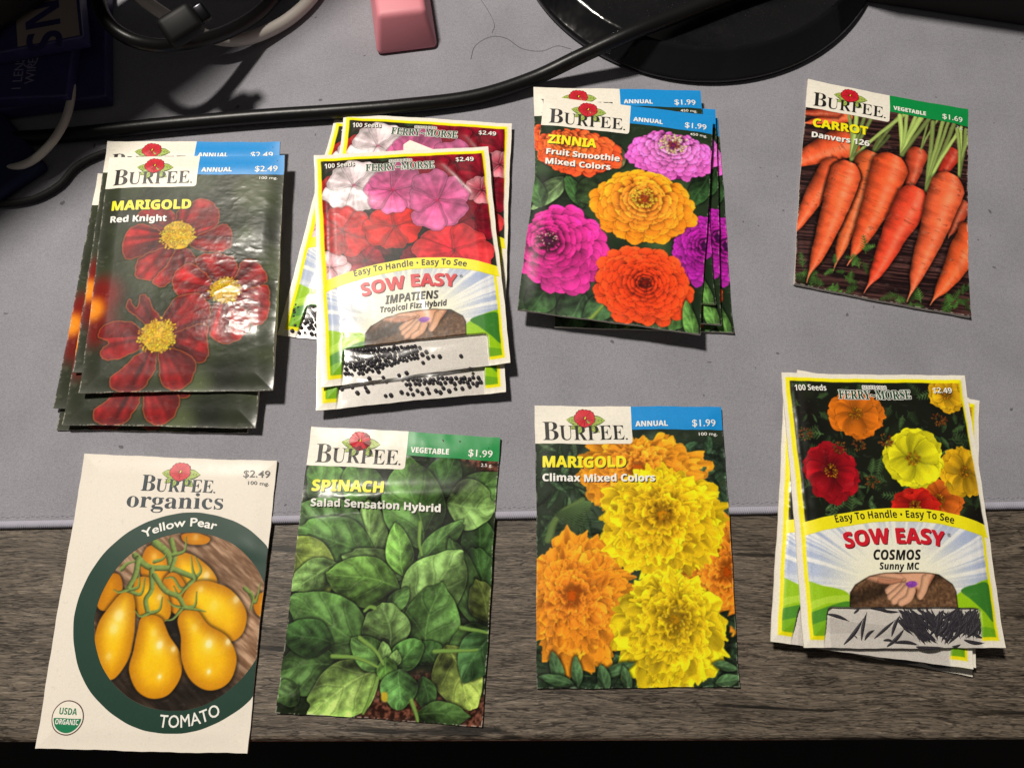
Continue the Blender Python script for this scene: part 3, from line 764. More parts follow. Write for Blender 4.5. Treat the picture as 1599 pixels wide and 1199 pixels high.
def ink(name, rgb8, rough=.42):
    def f(nt, b):
        n = noise(nt, 900, 2)
        r = ramp(nt, n.outputs[0], [(.3, tuple(lin(c8(*rgb8)) * .93)), (.7, tuple(np.minimum(lin(c8(*rgb8)) * 1.05, .9)))])
        nt.links.new(r.outputs[0], b.inputs['Base Color'])
    return mat(name, rough=rough, build=f)

def f_print(nt, b):
    a = nd(nt, 'ShaderNodeAttribute', attribute_name='print')
    nt.links.new(a.outputs['Color'], b.inputs['Base Color'])
    n = noise(nt, 260, 4); r = ramp(nt, n.outputs[0], [(.3, (.34,) * 3), (.75, (.46,) * 3)])
    nt.links.new(r.outputs[0], b.inputs['Roughness'])
    b.inputs['Specular IOR Level'].default_value = .16
    b.inputs['Coat Weight'].default_value = .30; b.inputs['Coat Roughness'].default_value = .22; b.inputs['Coat IOR'].default_value = 1.5
M_PRINT = mat('printed_paper', rough=.3, build=f_print)
M_EDGE = ink('paper_edge', (222, 214, 200), .6)
M_WHITE = ink('panel_white', (238, 232, 218))
M_BLACK = ink('ink_black', (24, 22, 22)); M_INKW = ink('ink_white', (244, 240, 232)); M_YEL = ink('ink_yellow', (252, 232, 8))
M_BLUE = ink('ink_blue', (10, 140, 214)); M_GREEN = ink('ink_green', (2, 140, 66)); M_SHADOW = ink('ink_soft_black', (26, 26, 20))
M_RED = ink('ink_red', (206, 26, 44)); M_DRED = ink('ink_dark_red', (120, 10, 26)); M_OLIVE = ink('ink_olive', (164, 184, 84)); M_DOLIVE = ink('ink_dark_olive', (86, 112, 44))
M_FGREEN = ink('ink_forest', (30, 74, 50)); M_RING = ink('ink_ring_green', (10, 54, 40)); M_GREY = ink('ink_grey', (88, 86, 84)); M_NAVY = ink('ink_slate', (34, 52, 62)); M_SLOGAN = ink('ink_slogan_yellow', (248, 232, 20)); M_SEAL = ink('ink_seal_green', (20, 120, 80)); M_BROWN = ink('ink_seal_brown', (92, 60, 56))

def tag(o, label, cat, group=None, kind=None):
    if label: o['label'] = label
    if cat: o['category'] = cat
    if group: o['group'] = group
    if kind: o['kind'] = kind
    return o

def thing(name, label, cat, loc=(0, 0, 0), rot=(0, 0, 0), group=None):
    o = bpy.data.objects.new(name, None); C.objects.link(o)
    o.empty_display_size = .02
    o.location = loc; o.rotation_euler = rot
    return tag(o, label, cat, group)

def link(name, me, parent=None, loc=None):
    o = bpy.data.objects.new(name, me); C.objects.link(o)
    if parent: o.parent = parent
    if loc is not None: o.location = loc
    return o

def mesh(name, verts, faces, mats, fm=None, smooth=False):
    me = bpy.data.meshes.new(name); me.from_pydata([tuple(v) for v in verts], [], faces)
    for q in (mats if isinstance(mats, (list, tuple)) else [mats]):
        me.materials.append(q)
    if fm is not None:
        me.polygons.foreach_set('material_index', np.asarray(fm, np.int32))
    if smooth:
        me.polygons.foreach_set('use_smooth', np.ones(len(me.polygons), bool))
    me.update()
    return me

def dup(root, label=None, group=None):
    r = root.copy(); C.objects.link(r)
    if label: r['label'] = label
    if group: r['group'] = group
    for ch in list(root.children):
        c = ch.copy(); C.objects.link(c); c.parent = r
        for g in list(ch.children):
            d = g.copy(); C.objects.link(d); d.parent = c
    return r

def tube(pts, rad, n=14, closed_ends=True, steps=10, smooth3=True):
    """swept round tube through 3-D points; returns verts, faces"""
    P = np.asarray([tuple(p) for p in pts], float)
    if smooth3:
        q = np.vstack([2 * P[0] - P[1], P, 2 * P[-1] - P[-2]])
        a, b, c, d = q[:-3], q[1:-2], q[2:-1], q[3:]
        o = [.5 * (2 * b + (c - a) * t + (2 * a - 5 * b + 4 * c - d) * t * t + (3 * b - a - 3 * c + d) * t ** 3) for t in np.arange(steps) / steps]
        P = np.vstack([np.stack(o, 1).reshape(-1, 3), P[-1:]])
    rad = np.interp(np.linspace(0, 1, len(P)), np.linspace(0, 1, len(np.atleast_1d(rad))), np.atleast_1d(rad))
    T = np.gradient(P, axis=0); T /= np.linalg.norm(T, axis=1)[:, None] + 1e-12
    up = np.array([0, 0, 1.]); V = []; F = []
    for i in range(len(P)):
        s = np.cross(T[i], up); s /= np.linalg.norm(s) + 1e-9; u = np.cross(s, T[i])
        for k in range(n):
            a = 2 * np.pi * k / n
            V.append(P[i] + rad[i] * (np.cos(a) * s + np.sin(a) * u))
    for i in range(len(P) - 1):
        for k in range(n):
            F.append((i * n + k, i * n + (k + 1) % n, (i + 1) * n + (k + 1) % n, (i + 1) * n + k))
    if closed_ends:
        F.append(tuple(range(n))[::-1]); F.append(tuple((len(P) - 1) * n + k for k in range(n)))
    return V, F

def lathe(prof, n=96):
    V = []; F = []
    for r, z in prof:
        for k in range(n):
            a = 2 * math.pi * k / n
            V.append((r * math.cos(a), r * math.sin(a), z))
    for i in range(len(prof) - 1):
        for k in range(n):
            F.append((i * n + k, i * n + (k + 1) % n, (i + 1) * n + (k + 1) % n, (i + 1) * n + k))
    return V, F

def bevel_box(sx, sy, sz, r, seg=3, taper=(1, 1), z0=0):
    bm = bmesh.new(); bmesh.ops.create_cube(bm, size=1)
    for v in bm.verts:
        t = taper if v.co.z > 0 else (1, 1)
        v.co = Vector((v.co.x * sx * t[0], v.co.y * sy * t[1], (v.co.z + .5) * sz + z0))
    bmesh.ops.bevel(bm, geom=bm.edges[:] + bm.verts[:], offset=r, segments=seg, affect='EDGES', profile=.5)
    V = [v.co.copy() for v in bm.verts]; F = [[v.index for v in f.verts] for f in bm.faces]
    bm.verts.index_update(); F = [[v.index for v in f.verts] for f in bm.faces]
    bm.free()
    return V, F

# ---------------------------------------------------------------- lettering
def m_bold(s): return ''.join(chr(0x1D400 + ord(c) - 65) if 'A' <= c <= 'Z' else chr(0x1D41A + ord(c) - 97) if 'a' <= c <= 'z' else chr(0x1D7CE + ord(c) - 48) if '0' <= c <= '9' else c for c in s)
def s_bold(s): return ''.join(chr(0x1D5D4 + ord(c) - 65) if 'A' <= c <= 'Z' else chr(0x1D5EE + ord(c) - 97) if 'a' <= c <= 'z' else chr(0x1D7EC + ord(c) - 48) if '0' <= c <= '9' else c for c in s)
def m_ital(s): return ''.join(chr(0x1D468 + ord(c) - 65) if 'A' <= c <= 'Z' else chr(0x1D482 + ord(c) - 97) if 'a' <= c <= 'z' else c for c in s)
def s_ital(s): return ''.join(chr(0x1D63C + ord(c) - 65) if 'A' <= c <= 'Z' else chr(0x1D656 + ord(c) - 97) if 'a' <= c <= 'z' else c for c in s)
STY = {'plain': lambda s: s, 'serif': m_bold, 'bold': s_bold, 'sital': m_ital, 'ital': s_ital}
_tc = {}
def glyphs(s, style='plain', off=0., res=3):
    key = (s, style, off)
    if key in _tc:
        return _tc[key]
    cu = bpy.data.curves.new('lettering', 'FONT'); cu.body = STY[style](s); cu.offset = off; cu.resolution_u = res
    o = bpy.data.objects.new('lettering', cu); C.objects.link(o)
    dg = bpy.context.evaluated_depsgraph_get()
    me = bpy.data.meshes.new_from_object(o.evaluated_get(dg))
    bm = bmesh.new(); bm.from_mesh(me)
    xs = [v.co.x for v in bm.verts]; ys = [v.co.y for v in bm.verts]
    for ax, a_, b_, st_ in ((0, min(xs), max(xs), .3), (1, min(ys), max(ys), .3)):
        k = a_ + st_
        while k < b_:
            co = [0, 0, 0]; no = [0, 0, 0]; co[ax] = k + .00123; no[ax] = 1; k += st_
            bmesh.ops.bisect_plane(bm, geom=bm.verts[:] + bm.edges[:] + bm.faces[:], plane_co=co, plane_no=no)
    bm.verts.index_update()
    v = np.array([q.co[:2] for q in bm.verts]); f = [tuple(w.index for w in p.verts) for p in bm.faces]
    bm.free()
    C.objects.unlink(o); bpy.data.objects.remove(o); bpy.data.curves.remove(cu); bpy.data.meshes.remove(me)
    _tc[key] = (v, f)
    return v, f

def cap_h(style):
    v, f = glyphs('H', style)
    return v[:, 1].max()

# ---------------------------------------------------------------- seed packets
GW, GH = 330, 466
class Packet:
    """a paper packet: local frame centred, u to the right, v down; h(u,v) is the height of its face"""
    def __init__(s, quad, z, hfun, tilt=None):
        s.P = [at(x, y, z + .001) for x, y in quad]
        if tilt:      # lies over the mat's edge: drops from the mat to the desk
            s.P = [tilt(x, y) for x, y in quad]
        c = sum(s.P, Vector()) / 4
        e = (s.P[1] - s.P[0]) + (s.P[2] - s.P[3]); n = (s.P[0] - s.P[3]) + (s.P[1] - s.P[2])
        ex = e.normalized(); ez = ex.cross(n).normalized(); ey = ez.cross(ex)
        s.rot = Matrix((ex, ey, ez)).transposed()
        s.loc = c - ez * .001
        s.q = [Vector(((p - s.loc).dot(ex), (p - s.loc).dot(ey))) for p in s.P]
        s.W = ((s.q[1] - s.q[0]).length + (s.q[2] - s.q[3]).length) / 2
        s.H = ((s.q[3] - s.q[0]).length + (s.q[2] - s.q[1]).length) / 2
        s.hf = hfun
    def xy(s, u, v):
        a, b, c, d = [np.array(p) for p in s.q]
        u = np.asarray(u)[..., None]; v = np.asarray(v)[..., None]
        k = s.hf.seed
        p = (a * (1 - u) + b * u) * (1 - v) + (d * (1 - u) + c * u) * v
        j = np.concatenate([.00022 * np.sin(v * 7 + k) + .00009 * np.sin(v * 29 + 2 * k) + .00004 * np.sin(v * 83 + k), .00020 * np.sin(u * 6 + 2 * k) + .00009 * np.sin(u * 23 + k) + .00004 * np.sin(u * 71 + k)], -1)
        return p + j
    def pos(s, u, v, dz=0.):
        p = s.xy(u, v)
        return np.concatenate([p, (s.hf(np.asarray(u, float), np.asarray(v, float)) + dz)[..., None]], -1)
    def envelope(s, cv, tray=None):
        h, w = cv.h, cv.w
        V, U = np.mgrid[0:h, 0:w].astype(float); U /= w - 1; V /= h - 1
        p = s.pos(U, V)
        if tray is not None:
            Y, X = np.mgrid[0:h, 0:w] + .5
            d = cv.sdf(np.asarray(tray), X, Y)
            p[..., 2] -= (p[..., 2] - .0004) * np.clip(d / 1.6 + .5, 0, 1)
        p[..., 2] = np.maximum(p[..., 2], .00025)
        p = p.reshape(-1, 3); idx = np.arange(h * w).reshape(h, w)
        f = np.stack([idx[1:, :-1], idx[1:, 1:], idx[:-1, 1:], idx[:-1, :-1]], -1).reshape(-1, 4)
        rim = np.concatenate([idx[0, :], idx[1:, -1], idx[-1, -2::-1], idx[-2:0:-1, 0]])
        n = len(rim); t0 = len(p)
        top = p[rim].copy(); bot = top.copy(); bot[:, 2] = 0
        f2 = np.array([(t0 + i, t0 + (i + 1) % n, t0 + n + (i + 1) % n, t0 + n + i) for i in range(n)])
        allv = np.concatenate([p, top, bot]); nf = len(f) + len(f2)
        me = bpy.data.meshes.new('envelope')
        me.vertices.add(len(allv)); me.vertices.foreach_set('co', allv.astype(np.float32).ravel())
        lp = np.concatenate([f.ravel(), f2.ravel(), np.arange(t0 + n, t0 + 2 * n)]).astype(np.int32)
        me.loops.add(len(lp)); me.loops.foreach_set('vertex_index', lp)
        me.polygons.add(nf + 1)
        ls = np.append(np.arange(nf) * 4, nf * 4).astype(np.int32); me.polygons.foreach_set('loop_start', ls)
        sm = np.zeros(nf + 1, bool); sm[:len(f)] = True
        mi = np.ones(nf + 1, np.int32); mi[:len(f)] = 0
        me.polygons.foreach_set('use_smooth', sm); me.materials.append(M_PRINT); me.materials.append(M_EDGE); me.polygons.foreach_set('material_index', mi)
        me.update(); me.validate()
        col = np.ones((len(allv), 4), np.float32); col[:h * w, :3] = np.clip(lin(np.clip(cv.a, 0, 1)), 0, .9).reshape(-1, 3)
        at_ = me.color_attributes.new('print', 'FLOAT_COLOR', 'POINT'); at_.data.foreach_set('color', col.ravel())
        return me
    def patch(s, outline_uv, dz, m, n=64):
        """flat printed panel that follows the face: outline polygon cut into a fine grid strip"""
        q = np.asarray(outline_uv, float)
        bm = bmesh.new()
        vs = [bm.verts.new((x, y, 0)) for x, y in q]
        bm.faces.new(vs)
        for ax in (0, 1):
            lo_, hi = q[:, ax].min(), q[:, ax].max()
            k = max(2, int((hi - lo_) * n))
            for i in range(1, k):
                co = [0, 0, 0]; no = [0, 0, 0]; co[ax] = lo_ + (hi - lo_) * i / k; no[ax] = 1
                bmesh.ops.bisect_plane(bm, geom=bm.verts[:] + bm.edges[:] + bm.faces[:], plane_co=co, plane_no=no)
        bm.verts.index_update()
        uv = np.array([v.co[:2] for v in bm.verts]); fs = [[v.index for v in f.verts] for f in bm.faces]
        bm.free()
        return s.orient(mesh('panel', s.pos(uv[:, 0], uv[:, 1], dz), fs, m, smooth=True))
    def orient(s, me):
        if len(me.polygons) and sum(p.normal.z * p.area for p in me.polygons) < 0:
            me.flip_normals()
        return me
    def text(s, txt, base, cap, style='bold', m=None, off=0., dz=.00024, up=None, shadow=None, fat=0., outline=None):
        """base: polyline of uv baseline points left -> right; cap: cap height as fraction of packet height"""
        V, F = glyphs(txt, style, off)
        b = np.asarray(base, float) * [s.W, s.H]
        if len(b) > 2:
            b = catmull(b, 8, False)
        L = np.r_[0, np.cumsum(np.hypot(*np.diff(b, axis=0).T))]
        x0, x1 = V[:, 0].min(), V[:, 0].max()
        def place(V, ddx=0, ddy=0):
            t = (V[:, 0] - x0) / (x1 - x0) * L[-1]
            px = np.interp(t, L, b[:, 0]); py = np.interp(t, L, b[:, 1])
            g = np.stack([np.interp(t + .0004, L, b[:, 0], right=b[-1, 0] + .4e-3 * (b[-1, 0] - b[-2, 0]) / (L[-1] - L[-2])) - np.interp(t - .0004, L, b[:, 0], left=b[0, 0] - .4e-3 * (b[1, 0] - b[0, 0]) / L[1]),
                          np.interp(t + .0004, L, b[:, 1], right=b[-1, 1] + .4e-3 * (b[-1, 1] - b[-2, 1]) / (L[-1] - L[-2])) - np.interp(t - .0004, L, b[:, 1], left=b[0, 1] - .4e-3 * (b[1, 1] - b[0, 1]) / L[1])], -1)
            g /= np.hypot(*g.T)[:, None] + 1e-12
            if up == 'v':
                nx, ny = np.zeros(len(t)), -np.ones(len(t))
            else:
                nx, ny = g[:, 1], -g[:, 0]
            hh = V[:, 1] / cap_h(style) * cap * s.H
            return (px + nx * hh + ddx) / s.W, (py + ny * hh + ddy) / s.H
        P = np.zeros((0, 3)); FF = []; fm = []; ms = []
        def add(dx, dy, z, mm):
            nonlocal P
            u, v = place(V, dx, dy); k = len(P)
            P = np.concatenate([P, s.pos(u, v, z)]); FF.extend(tuple(i + k for i in f) for f in F)
            if mm not in ms: ms.append(mm)
            fm.extend([ms.index(mm)] * len(F))
        add(0, 0, dz, m)
        if fat:
            for j, (dx, dy) in enumerate([(1, .3), (-1, -.3), (.3, -1), (-.3, 1)]):
                add(dx * fat, dy * fat, dz - .000006 * (j + 1), m)
        if shadow is not None:
            add(.00030 + fat, .00032 + fat, dz - .00007, shadow)
        if outline is not None:
            for j in range(10):
                a = j * .6283
                add(.0003 * math.cos(a), .0003 * math.sin(a), dz - .0001 - .000004 * j, outline)
        return s.orient(mesh('lettering', P, FF, ms, fm))
    def root(s, name, label, cat, group):
        r = thing(name, label, cat, s.loc, s.rot.to_euler(), group)
        return r
    def copy_at(s, root, corner, px, z, cw, label):
        r = dup(root, label)
        ez = Vector((0, 0, 1)); th = s.rot.to_euler().z - math.radians(cw)
        p = at(px[0], px[1], z + .001)
        q = s.q[corner]; R = Matrix.Rotation(th, 3, 'Z')
        r.rotation_euler = (0, 0, th); r.location = p - R @ Vector((q.x, q.y, .001))
        return r

def hfun(base=.0006, puff=.0006, ridges=(), grain=.00003, seed=1, edge=.10, curl=None, lump=.0008, crinkle=(), corners=(.5, .3, .6, .4)):
    def f(u, v):
        e = np.clip(np.minimum(np.minimum(u, 1 - u), np.minimum(v, 1 - v) * 1.4) / edge, 0, 1)
        e = e * e * (3 - 2 * e)
        z = base + puff * e + lump * e * (fbm(u * 2.1 + seed, v * 2.9, seed + 5, 2) - .35)
        for (u0, v0, u1, v1, wd, amp) in ridges:      # crease from (u0,v0) to (u1,v1)
            du, dv = u1 - u0, (v1 - v0) * 1.4
            L = du * du + dv * dv
            t = np.clip(((u - u0) * du + (v - v0) * 1.4 * dv) / L, 0, 1)
            d = np.hypot(u - u0 - t * du, (v - v0) * 1.4 - t * dv)
            z = z + amp * np.exp(-(d / wd) ** 2) * np.sin(np.pi * (.1 + .8 * t))
        for (u0, v0, ru, rv, fu, fv, amp) in crinkle:     # patch of fine crumples
            w = np.exp(-((u - u0) / ru) ** 2 - ((v - v0) / rv) ** 2)
            n = fbm(u * fu + .6 * fbm(v * 6, u * 6, seed, 2), v * fv, seed + 9, 3)
            z = z + amp * w * (1 - 2.2 * np.abs(n - .5))
        for (cu, cv_), am in zip(((0, 0), (1, 0), (1, 1), (0, 1)), corners):
            z = z + .001 * am * np.clip(1 - np.hypot(u - cu, (v - cv_) * 1.4) / .16, 0, 1) ** 2
        z = z + grain * (fbm(u * 14, v * 20, seed, 4) - .5) * 2
        if curl:
            z = z + curl(u, v)
        return z
    f.seed = seed
    return f

def rrect(u0, v0, u1, v1, r=(0, 0, 0, 0), asp=1.4, n=6):
    """outline; r = corner radii TL, TR, BR, BL in u units"""
    o = []
    for (cx, cy, sx, sy, a0, rr) in ((u0, v0, 1, 1, 180, r[0]), (u1, v0, -1, 1, 270, r[1]), (u1, v1, -1, -1, 0, r[2]), (u0, v1, 1, -1, 90, r[3])):
        if rr == 0:
            o.append((cx, cy)); continue
        for i in range(n + 1):
            a = math.radians(a0 + 90 * i / n)
            o.append((cx + sx * rr + math.cos(a) * rr, cy + (sy * rr + math.sin(a) * rr) / asp))
    return o

# Burpee-type front, traced once (corners of that trace):
BC = [(40, 33), (783, 40), (857, 1155), (48, 1158)]
HB = homog(BC, [(0, 0), (1, 0), (1, 1), (0, 1)])
def UVB(x, y): return tuple(happly(HB, [(x, y)])[0])

def emblem(pk, cu, cv_, ru, dz, asp):
    """red hibiscus with olive leaves: a printed drawing of flat overlapping shapes"""
    P = []; F = []; fm = []
    def shape(pts, mi, lift):
        k = len(P); pts = np.asarray(pts)
        c = pts.mean(0)
        for p in np.vstack([pts, c]):
            P.append(tuple(pk.pos(np.array([cu + p[0] * ru]), np.array([cv_ + p[1] * ru / asp]), dz + lift)[0]))
        n = len(pts)
        for i in range(n):
            F.append((k + i, k + (i + 1) % n, k + n)); fm.append(mi)
    def leafs(bx, by, tx, ty, w):
        b = np.array([bx, by]); t = np.array([tx, ty]); n = np.array([-(t - b)[1], (t - b)[0]])
        def ol(g): return [b + (t - b) * s_ + n * w * g * math.sin(math.pi * s_ ** .8) * sg for s_, sg in [(x, 1) for x in np.linspace(0, 1, 9)] + [(x, -1) for x in np.linspace(.9, .1, 8)]]
        shape(ol(1.25), 3, 0); shape(ol(1.), 2, .00002)
        shape([b + n * .02, b + (t - b) * .9, b - n * .02], 3, .00004)
        for s_ in (.3, .5, .7):
            for sg in (1, -1):
                q = b + (t - b) * s_
                shape([q, q + (t - b) * .16 + n * sg * w * .6, q + (t - b) * .05], 3, .00004)
    for a in ((-.5, .3, -1.9, .2, .26), (.5, .25, 2.1, .25, .26), (-.5, .6, -1.5, 1.2, .2), (.4, .7, 1.5, 1.5, .24), (-.2, .8, -.9, 1.75, .22), (.2, .2, 1.2, .85, .2), (-.7, .1, -1.5, .55, .2)):
        leafs(*a)
    g = np.random.RandomState(5)
    ang = np.linspace(0, 2 * np.pi, 60, endpoint=False)
    rad = 1 + .07 * np.abs(np.sin(ang * 2.5 + .4)) + .04 * np.sin(ang * 17)
    shape(np.stack([np.cos(ang) * rad * 1.05, np.sin(ang) * rad * .93], -1), 1, .00005)
    shape(np.stack([np.cos(ang) * rad * .97, np.sin(ang) * rad * .86], -1), 0, .00007)
    for k in range(5):
        a = k * 1.2566 + .3
        shape([(0, 0), (math.cos(a) * .9, math.sin(a) * .8), (math.cos(a + .08) * .92, math.sin(a + .08) * .82)], 1, .00009)
        for j in (-.35, -.15, .2, .4):
            aa = a + .63 + j
            shape([(.12 * math.cos(aa), .1 * math.sin(aa)), (math.cos(aa) * .7, math.sin(aa) * .62), (math.cos(aa + .05) * .66, math.sin(aa + .05) * .6)], 1, .00009)
    shape(np.stack([np.cos(ang) * .2, np.sin(ang) * .2], -1), 1, .0001)
    shape([(-.05, .1), (.05, .12), (.12, -.1), (.04, -.16)], 4, .00012)
    return pk.orient(mesh('flower_emblem', P, F, [M_RED, M_DRED, M_OLIVE, M_DOLIVE, M_YEL], fm))

def brand(pk, par, x0=73, yb=172, x1=398, cap=74, col=M_BLACK, cen=(240, 83), ru=.052):
    """the brand's name: tall initial, small capitals, stop"""
    k = (x1 - x0) / 325.
    b0 = UVB(x0, yb); b1 = UVB(x0 + 62 * k, yb); hB = (UVB(x0, yb)[1] - UVB(x0, yb - cap)[1])
    V1 = pk.text('B', [b0, b1], hB, 'serif', col, -.008, dz=.000305)
    V2 = pk.text('URPEE', [UVB(x0 + 66 * k, yb - 1), UVB(x1, yb - 1)], hB * .78, 'serif', col, -.009, dz=.000305)
    V3 = pk.text('.', [UVB(x1 + 4 * k, yb - 1), UVB(x1 + 13 * k, yb - 1)], hB * .5, 'bold', col)
    bm = bmesh.new()
    for q in (V1, V2, V3):
        bm.from_mesh(q)
    me = bpy.data.meshes.new('brand_lettering'); bm.to_mesh(me); bm.free(); me.materials.append(col)
    link('brand_lettering', me, par)
    u, v = UVB(*cen)
    link('flower_emblem', emblem(pk, u, v, ru, .00026, pk.H / pk.W), par)

def burpee(pk, root, kind, price, weight, title, tq, sub, sq, blue=True):
    tab = [UVB(x, y) for x, y in ((40, 33), (427, 36), (430, 188), (42, 190))]
    us, vs = tab[2]
    p = link('brand_panel', pk.patch(rrect(.0, .0, us, vs, (0, 0, .018, 0)), .0001, M_WHITE), root)
    brand(pk, p)
    vb = UVB(600, 132)[1]
    p = link('category_band', pk.patch(rrect(us, .0, 1, vb), .00009, M_BLUE if blue else M_GREEN), root)
    xr = 571 if kind == 'ANNUAL' else 592
    link('category_lettering', pk.text(kind, [UVB(443, 118), UVB(xr, 118)], .0198, 'bold', M_INKW, fat=.00006), p)
    link('price_lettering', pk.text(price, [UVB(668, 119), UVB(762, 119)], .0255, 'plain', M_INKW, .008), p)
    link('weight_lettering', pk.text(weight[0], [UVB(767 - weight[1], 156), UVB(767, 156)], .0115, 'plain', M_INKW, .008), root)
    for i, (t, q, cap, m_, nm) in enumerate([(title, tq, .040, M_YEL, 'title_lettering')] + [(a, b, .0265, M_INKW, 'variety_lettering') for a, b in zip(sub, sq)]):
        link(nm, pk.text(t, [UVB(*q[0]), UVB(*q[1])], cap, 'bold', m_, fat=.00018 if nm[0] == 't' else .00008, shadow=M_SHADOW), root)

# blister packet lettering, traced in the frame FC
HF = homog(FC, [(0, 0), (1, 0), (1, 1), (0, 1)])
def UVF(x, y): return tuple(happly(HF, [(x, y)])[0])
def UF(pts): return [UVF(*p) for p in pts]

def f_film(nt, b):
    out = nt.nodes['Material Output']
    tr = nd(nt, 'ShaderNodeBsdfTransparent'); tr.inputs[0].default_value = (.97, .97, .97, 1)
    gl = nd(nt, 'ShaderNodeBsdfGlossy'); gl.inputs['Roughness'].default_value = .2
    lw = nd(nt, 'ShaderNodeLayerWeight'); lw.inputs[0].default_value = .3
    fr = ramp(nt, lw.outputs['Facing'], [(0., (.06,) * 3), (.5, (.1,) * 3), (1., (.7,) * 3)])
    mx = nd(nt, 'ShaderNodeMixShader')
    bp = nd(nt, 'ShaderNodeBump'); bp.inputs['Strength'].default_value = .35; bp.inputs['Distance'].default_value = .001
    n = noise(nt, 60, 2, dist=1.); nt.links.new(n.outputs[0], bp.inputs['Height']); nt.links.new(bp.outputs[0], gl.inputs['Normal'])
    nt.links.new(fr.outputs[0], mx.inputs[0]); nt.links.new(tr.outputs[0], mx.inputs[1]); nt.links.new(gl.outputs[0], mx.inputs[2])
    nt.links.new(mx.outputs[0], out.inputs['Surface'])
M_FILM = mat('clear_film', build=f_film)

def blister(pk, root, name, sub, slant, wide):
    T = lambda *a, **k: pk.text(*a, **k)
    link('seed_count_lettering', T('100 Seeds', UF([(124, 97), (242, 97)]), .0235, 'bold', M_INKW, shadow=M_SHADOW), root)
    link('price_lettering', T('$2.49', UF([(640, 108), (710, 110)]), .0225, 'bold', M_INKW, shadow=M_SHADOW), root)
    link('brand_lettering', T('FERRY~MORSE', UF([(288, 126), (350, 129), (430, 130), (500, 131), (558, 131)]), .0345, 'serif', M_FGREEN, fat=.00006, outline=M_INKW), root)
    link('founding_lettering', T('SINCE 1856', UF([(378, 90), (466, 92)]), .0125, 'serif', M_GREY, 0., outline=M_INKW), root)
    lo_ = [(158, 640), (230, 620), (320, 602), (400, 591), (490, 586), (570, 588), (650, 597), (740, 616), (847, 652)]
    up = [(150, 592), (230, 572), (320, 553), (400, 543), (480, 538), (560, 540), (640, 548), (730, 566), (832, 602)]
    ol = list(catmull(UF(up), 4, False)) + list(catmull(UF(lo_), 4, False))[::-1]
    sb = link('slogan_band', pk.patch(ol, .0001, M_SLOGAN), root)
    link('slogan_lettering', T('Easy To Handle • Easy To See', UF([(270, 592), (350, 580), (430, 575), (510, 573), (590, 576), (650, 583), (712, 598)]), .0262, 'bold', M_BLACK), sb)
    link('title_lettering', T('SOW EASY', UF([(308, 684), (390, 672), (460, 668), (530, 667), (600, 671), (675, 683)]), .052, 'bold', M_RED, fat=.00022, shadow=M_DRED), root)
    link('trade_mark', T('®', UF([(688, 646), (702, 647)]), .012, 'plain', M_GREY), root)
    link('variety_lettering', T(name, UF([(505 - wide[0], 729), (505 + wide[0], 729)]), .034, 'ital', M_BLACK, fat=.00007), root)
    link('strain_lettering', T(sub, UF([(513 - wide[1], 765), (513 + wide[1], 766)]), .0235, 'ital', M_BLACK, fat=.00004), root)

def film_mesh(pk, cv, top=.0024):
    uv = [tuple(p / [cv.w, cv.h]) for p in cv.tray]
    nu, nv = 30, 12; P = []; F = []
    a, b, c, d = [np.array(p) for p in uv]
    for j in range(nv):
        for i in range(nu):
            s_, t_ = i / (nu - 1), j / (nv - 1)
            q = (a * (1 - s_) + b * s_) * (1 - t_) + (d * (1 - s_) + c * s_) * t_
            z = pk.hf(np.array([q[0]]), np.array([q[1]]))[0]
            e = min(min(s_, 1 - s_) * 6, min(t_, 1 - t_) * 3.5, 1)
            zz = max(z, .0012) + .00005 + (top - .0012) * (e * e * (3 - 2 * e)) * (1 + .06 * math.sin(i * .9 + j * .5))
            x = pk.xy(q[0], q[1])
            P.append((x[0], x[1], zz))
    for j in range(nv - 1):
        for i in range(nu - 1):
            F.append((j * nu + i, (j + 1) * nu + i, (j + 1) * nu + i + 1, j * nu + i + 1))
    return pk.orient(mesh('seed_window', P, F, M_FILM, smooth=True))

# ================================================================ setting: desk, floor
MAT_T = .002
e0, e1 = at(0, 819), at(1599, 788)          # the mat's front edge on its top plane
ed = (e1 - e0).normalized(); en = Vector((ed.y, -ed.x, 0))     # en points to the viewer
def edge_dist(p): return (p - e0).dot(en)

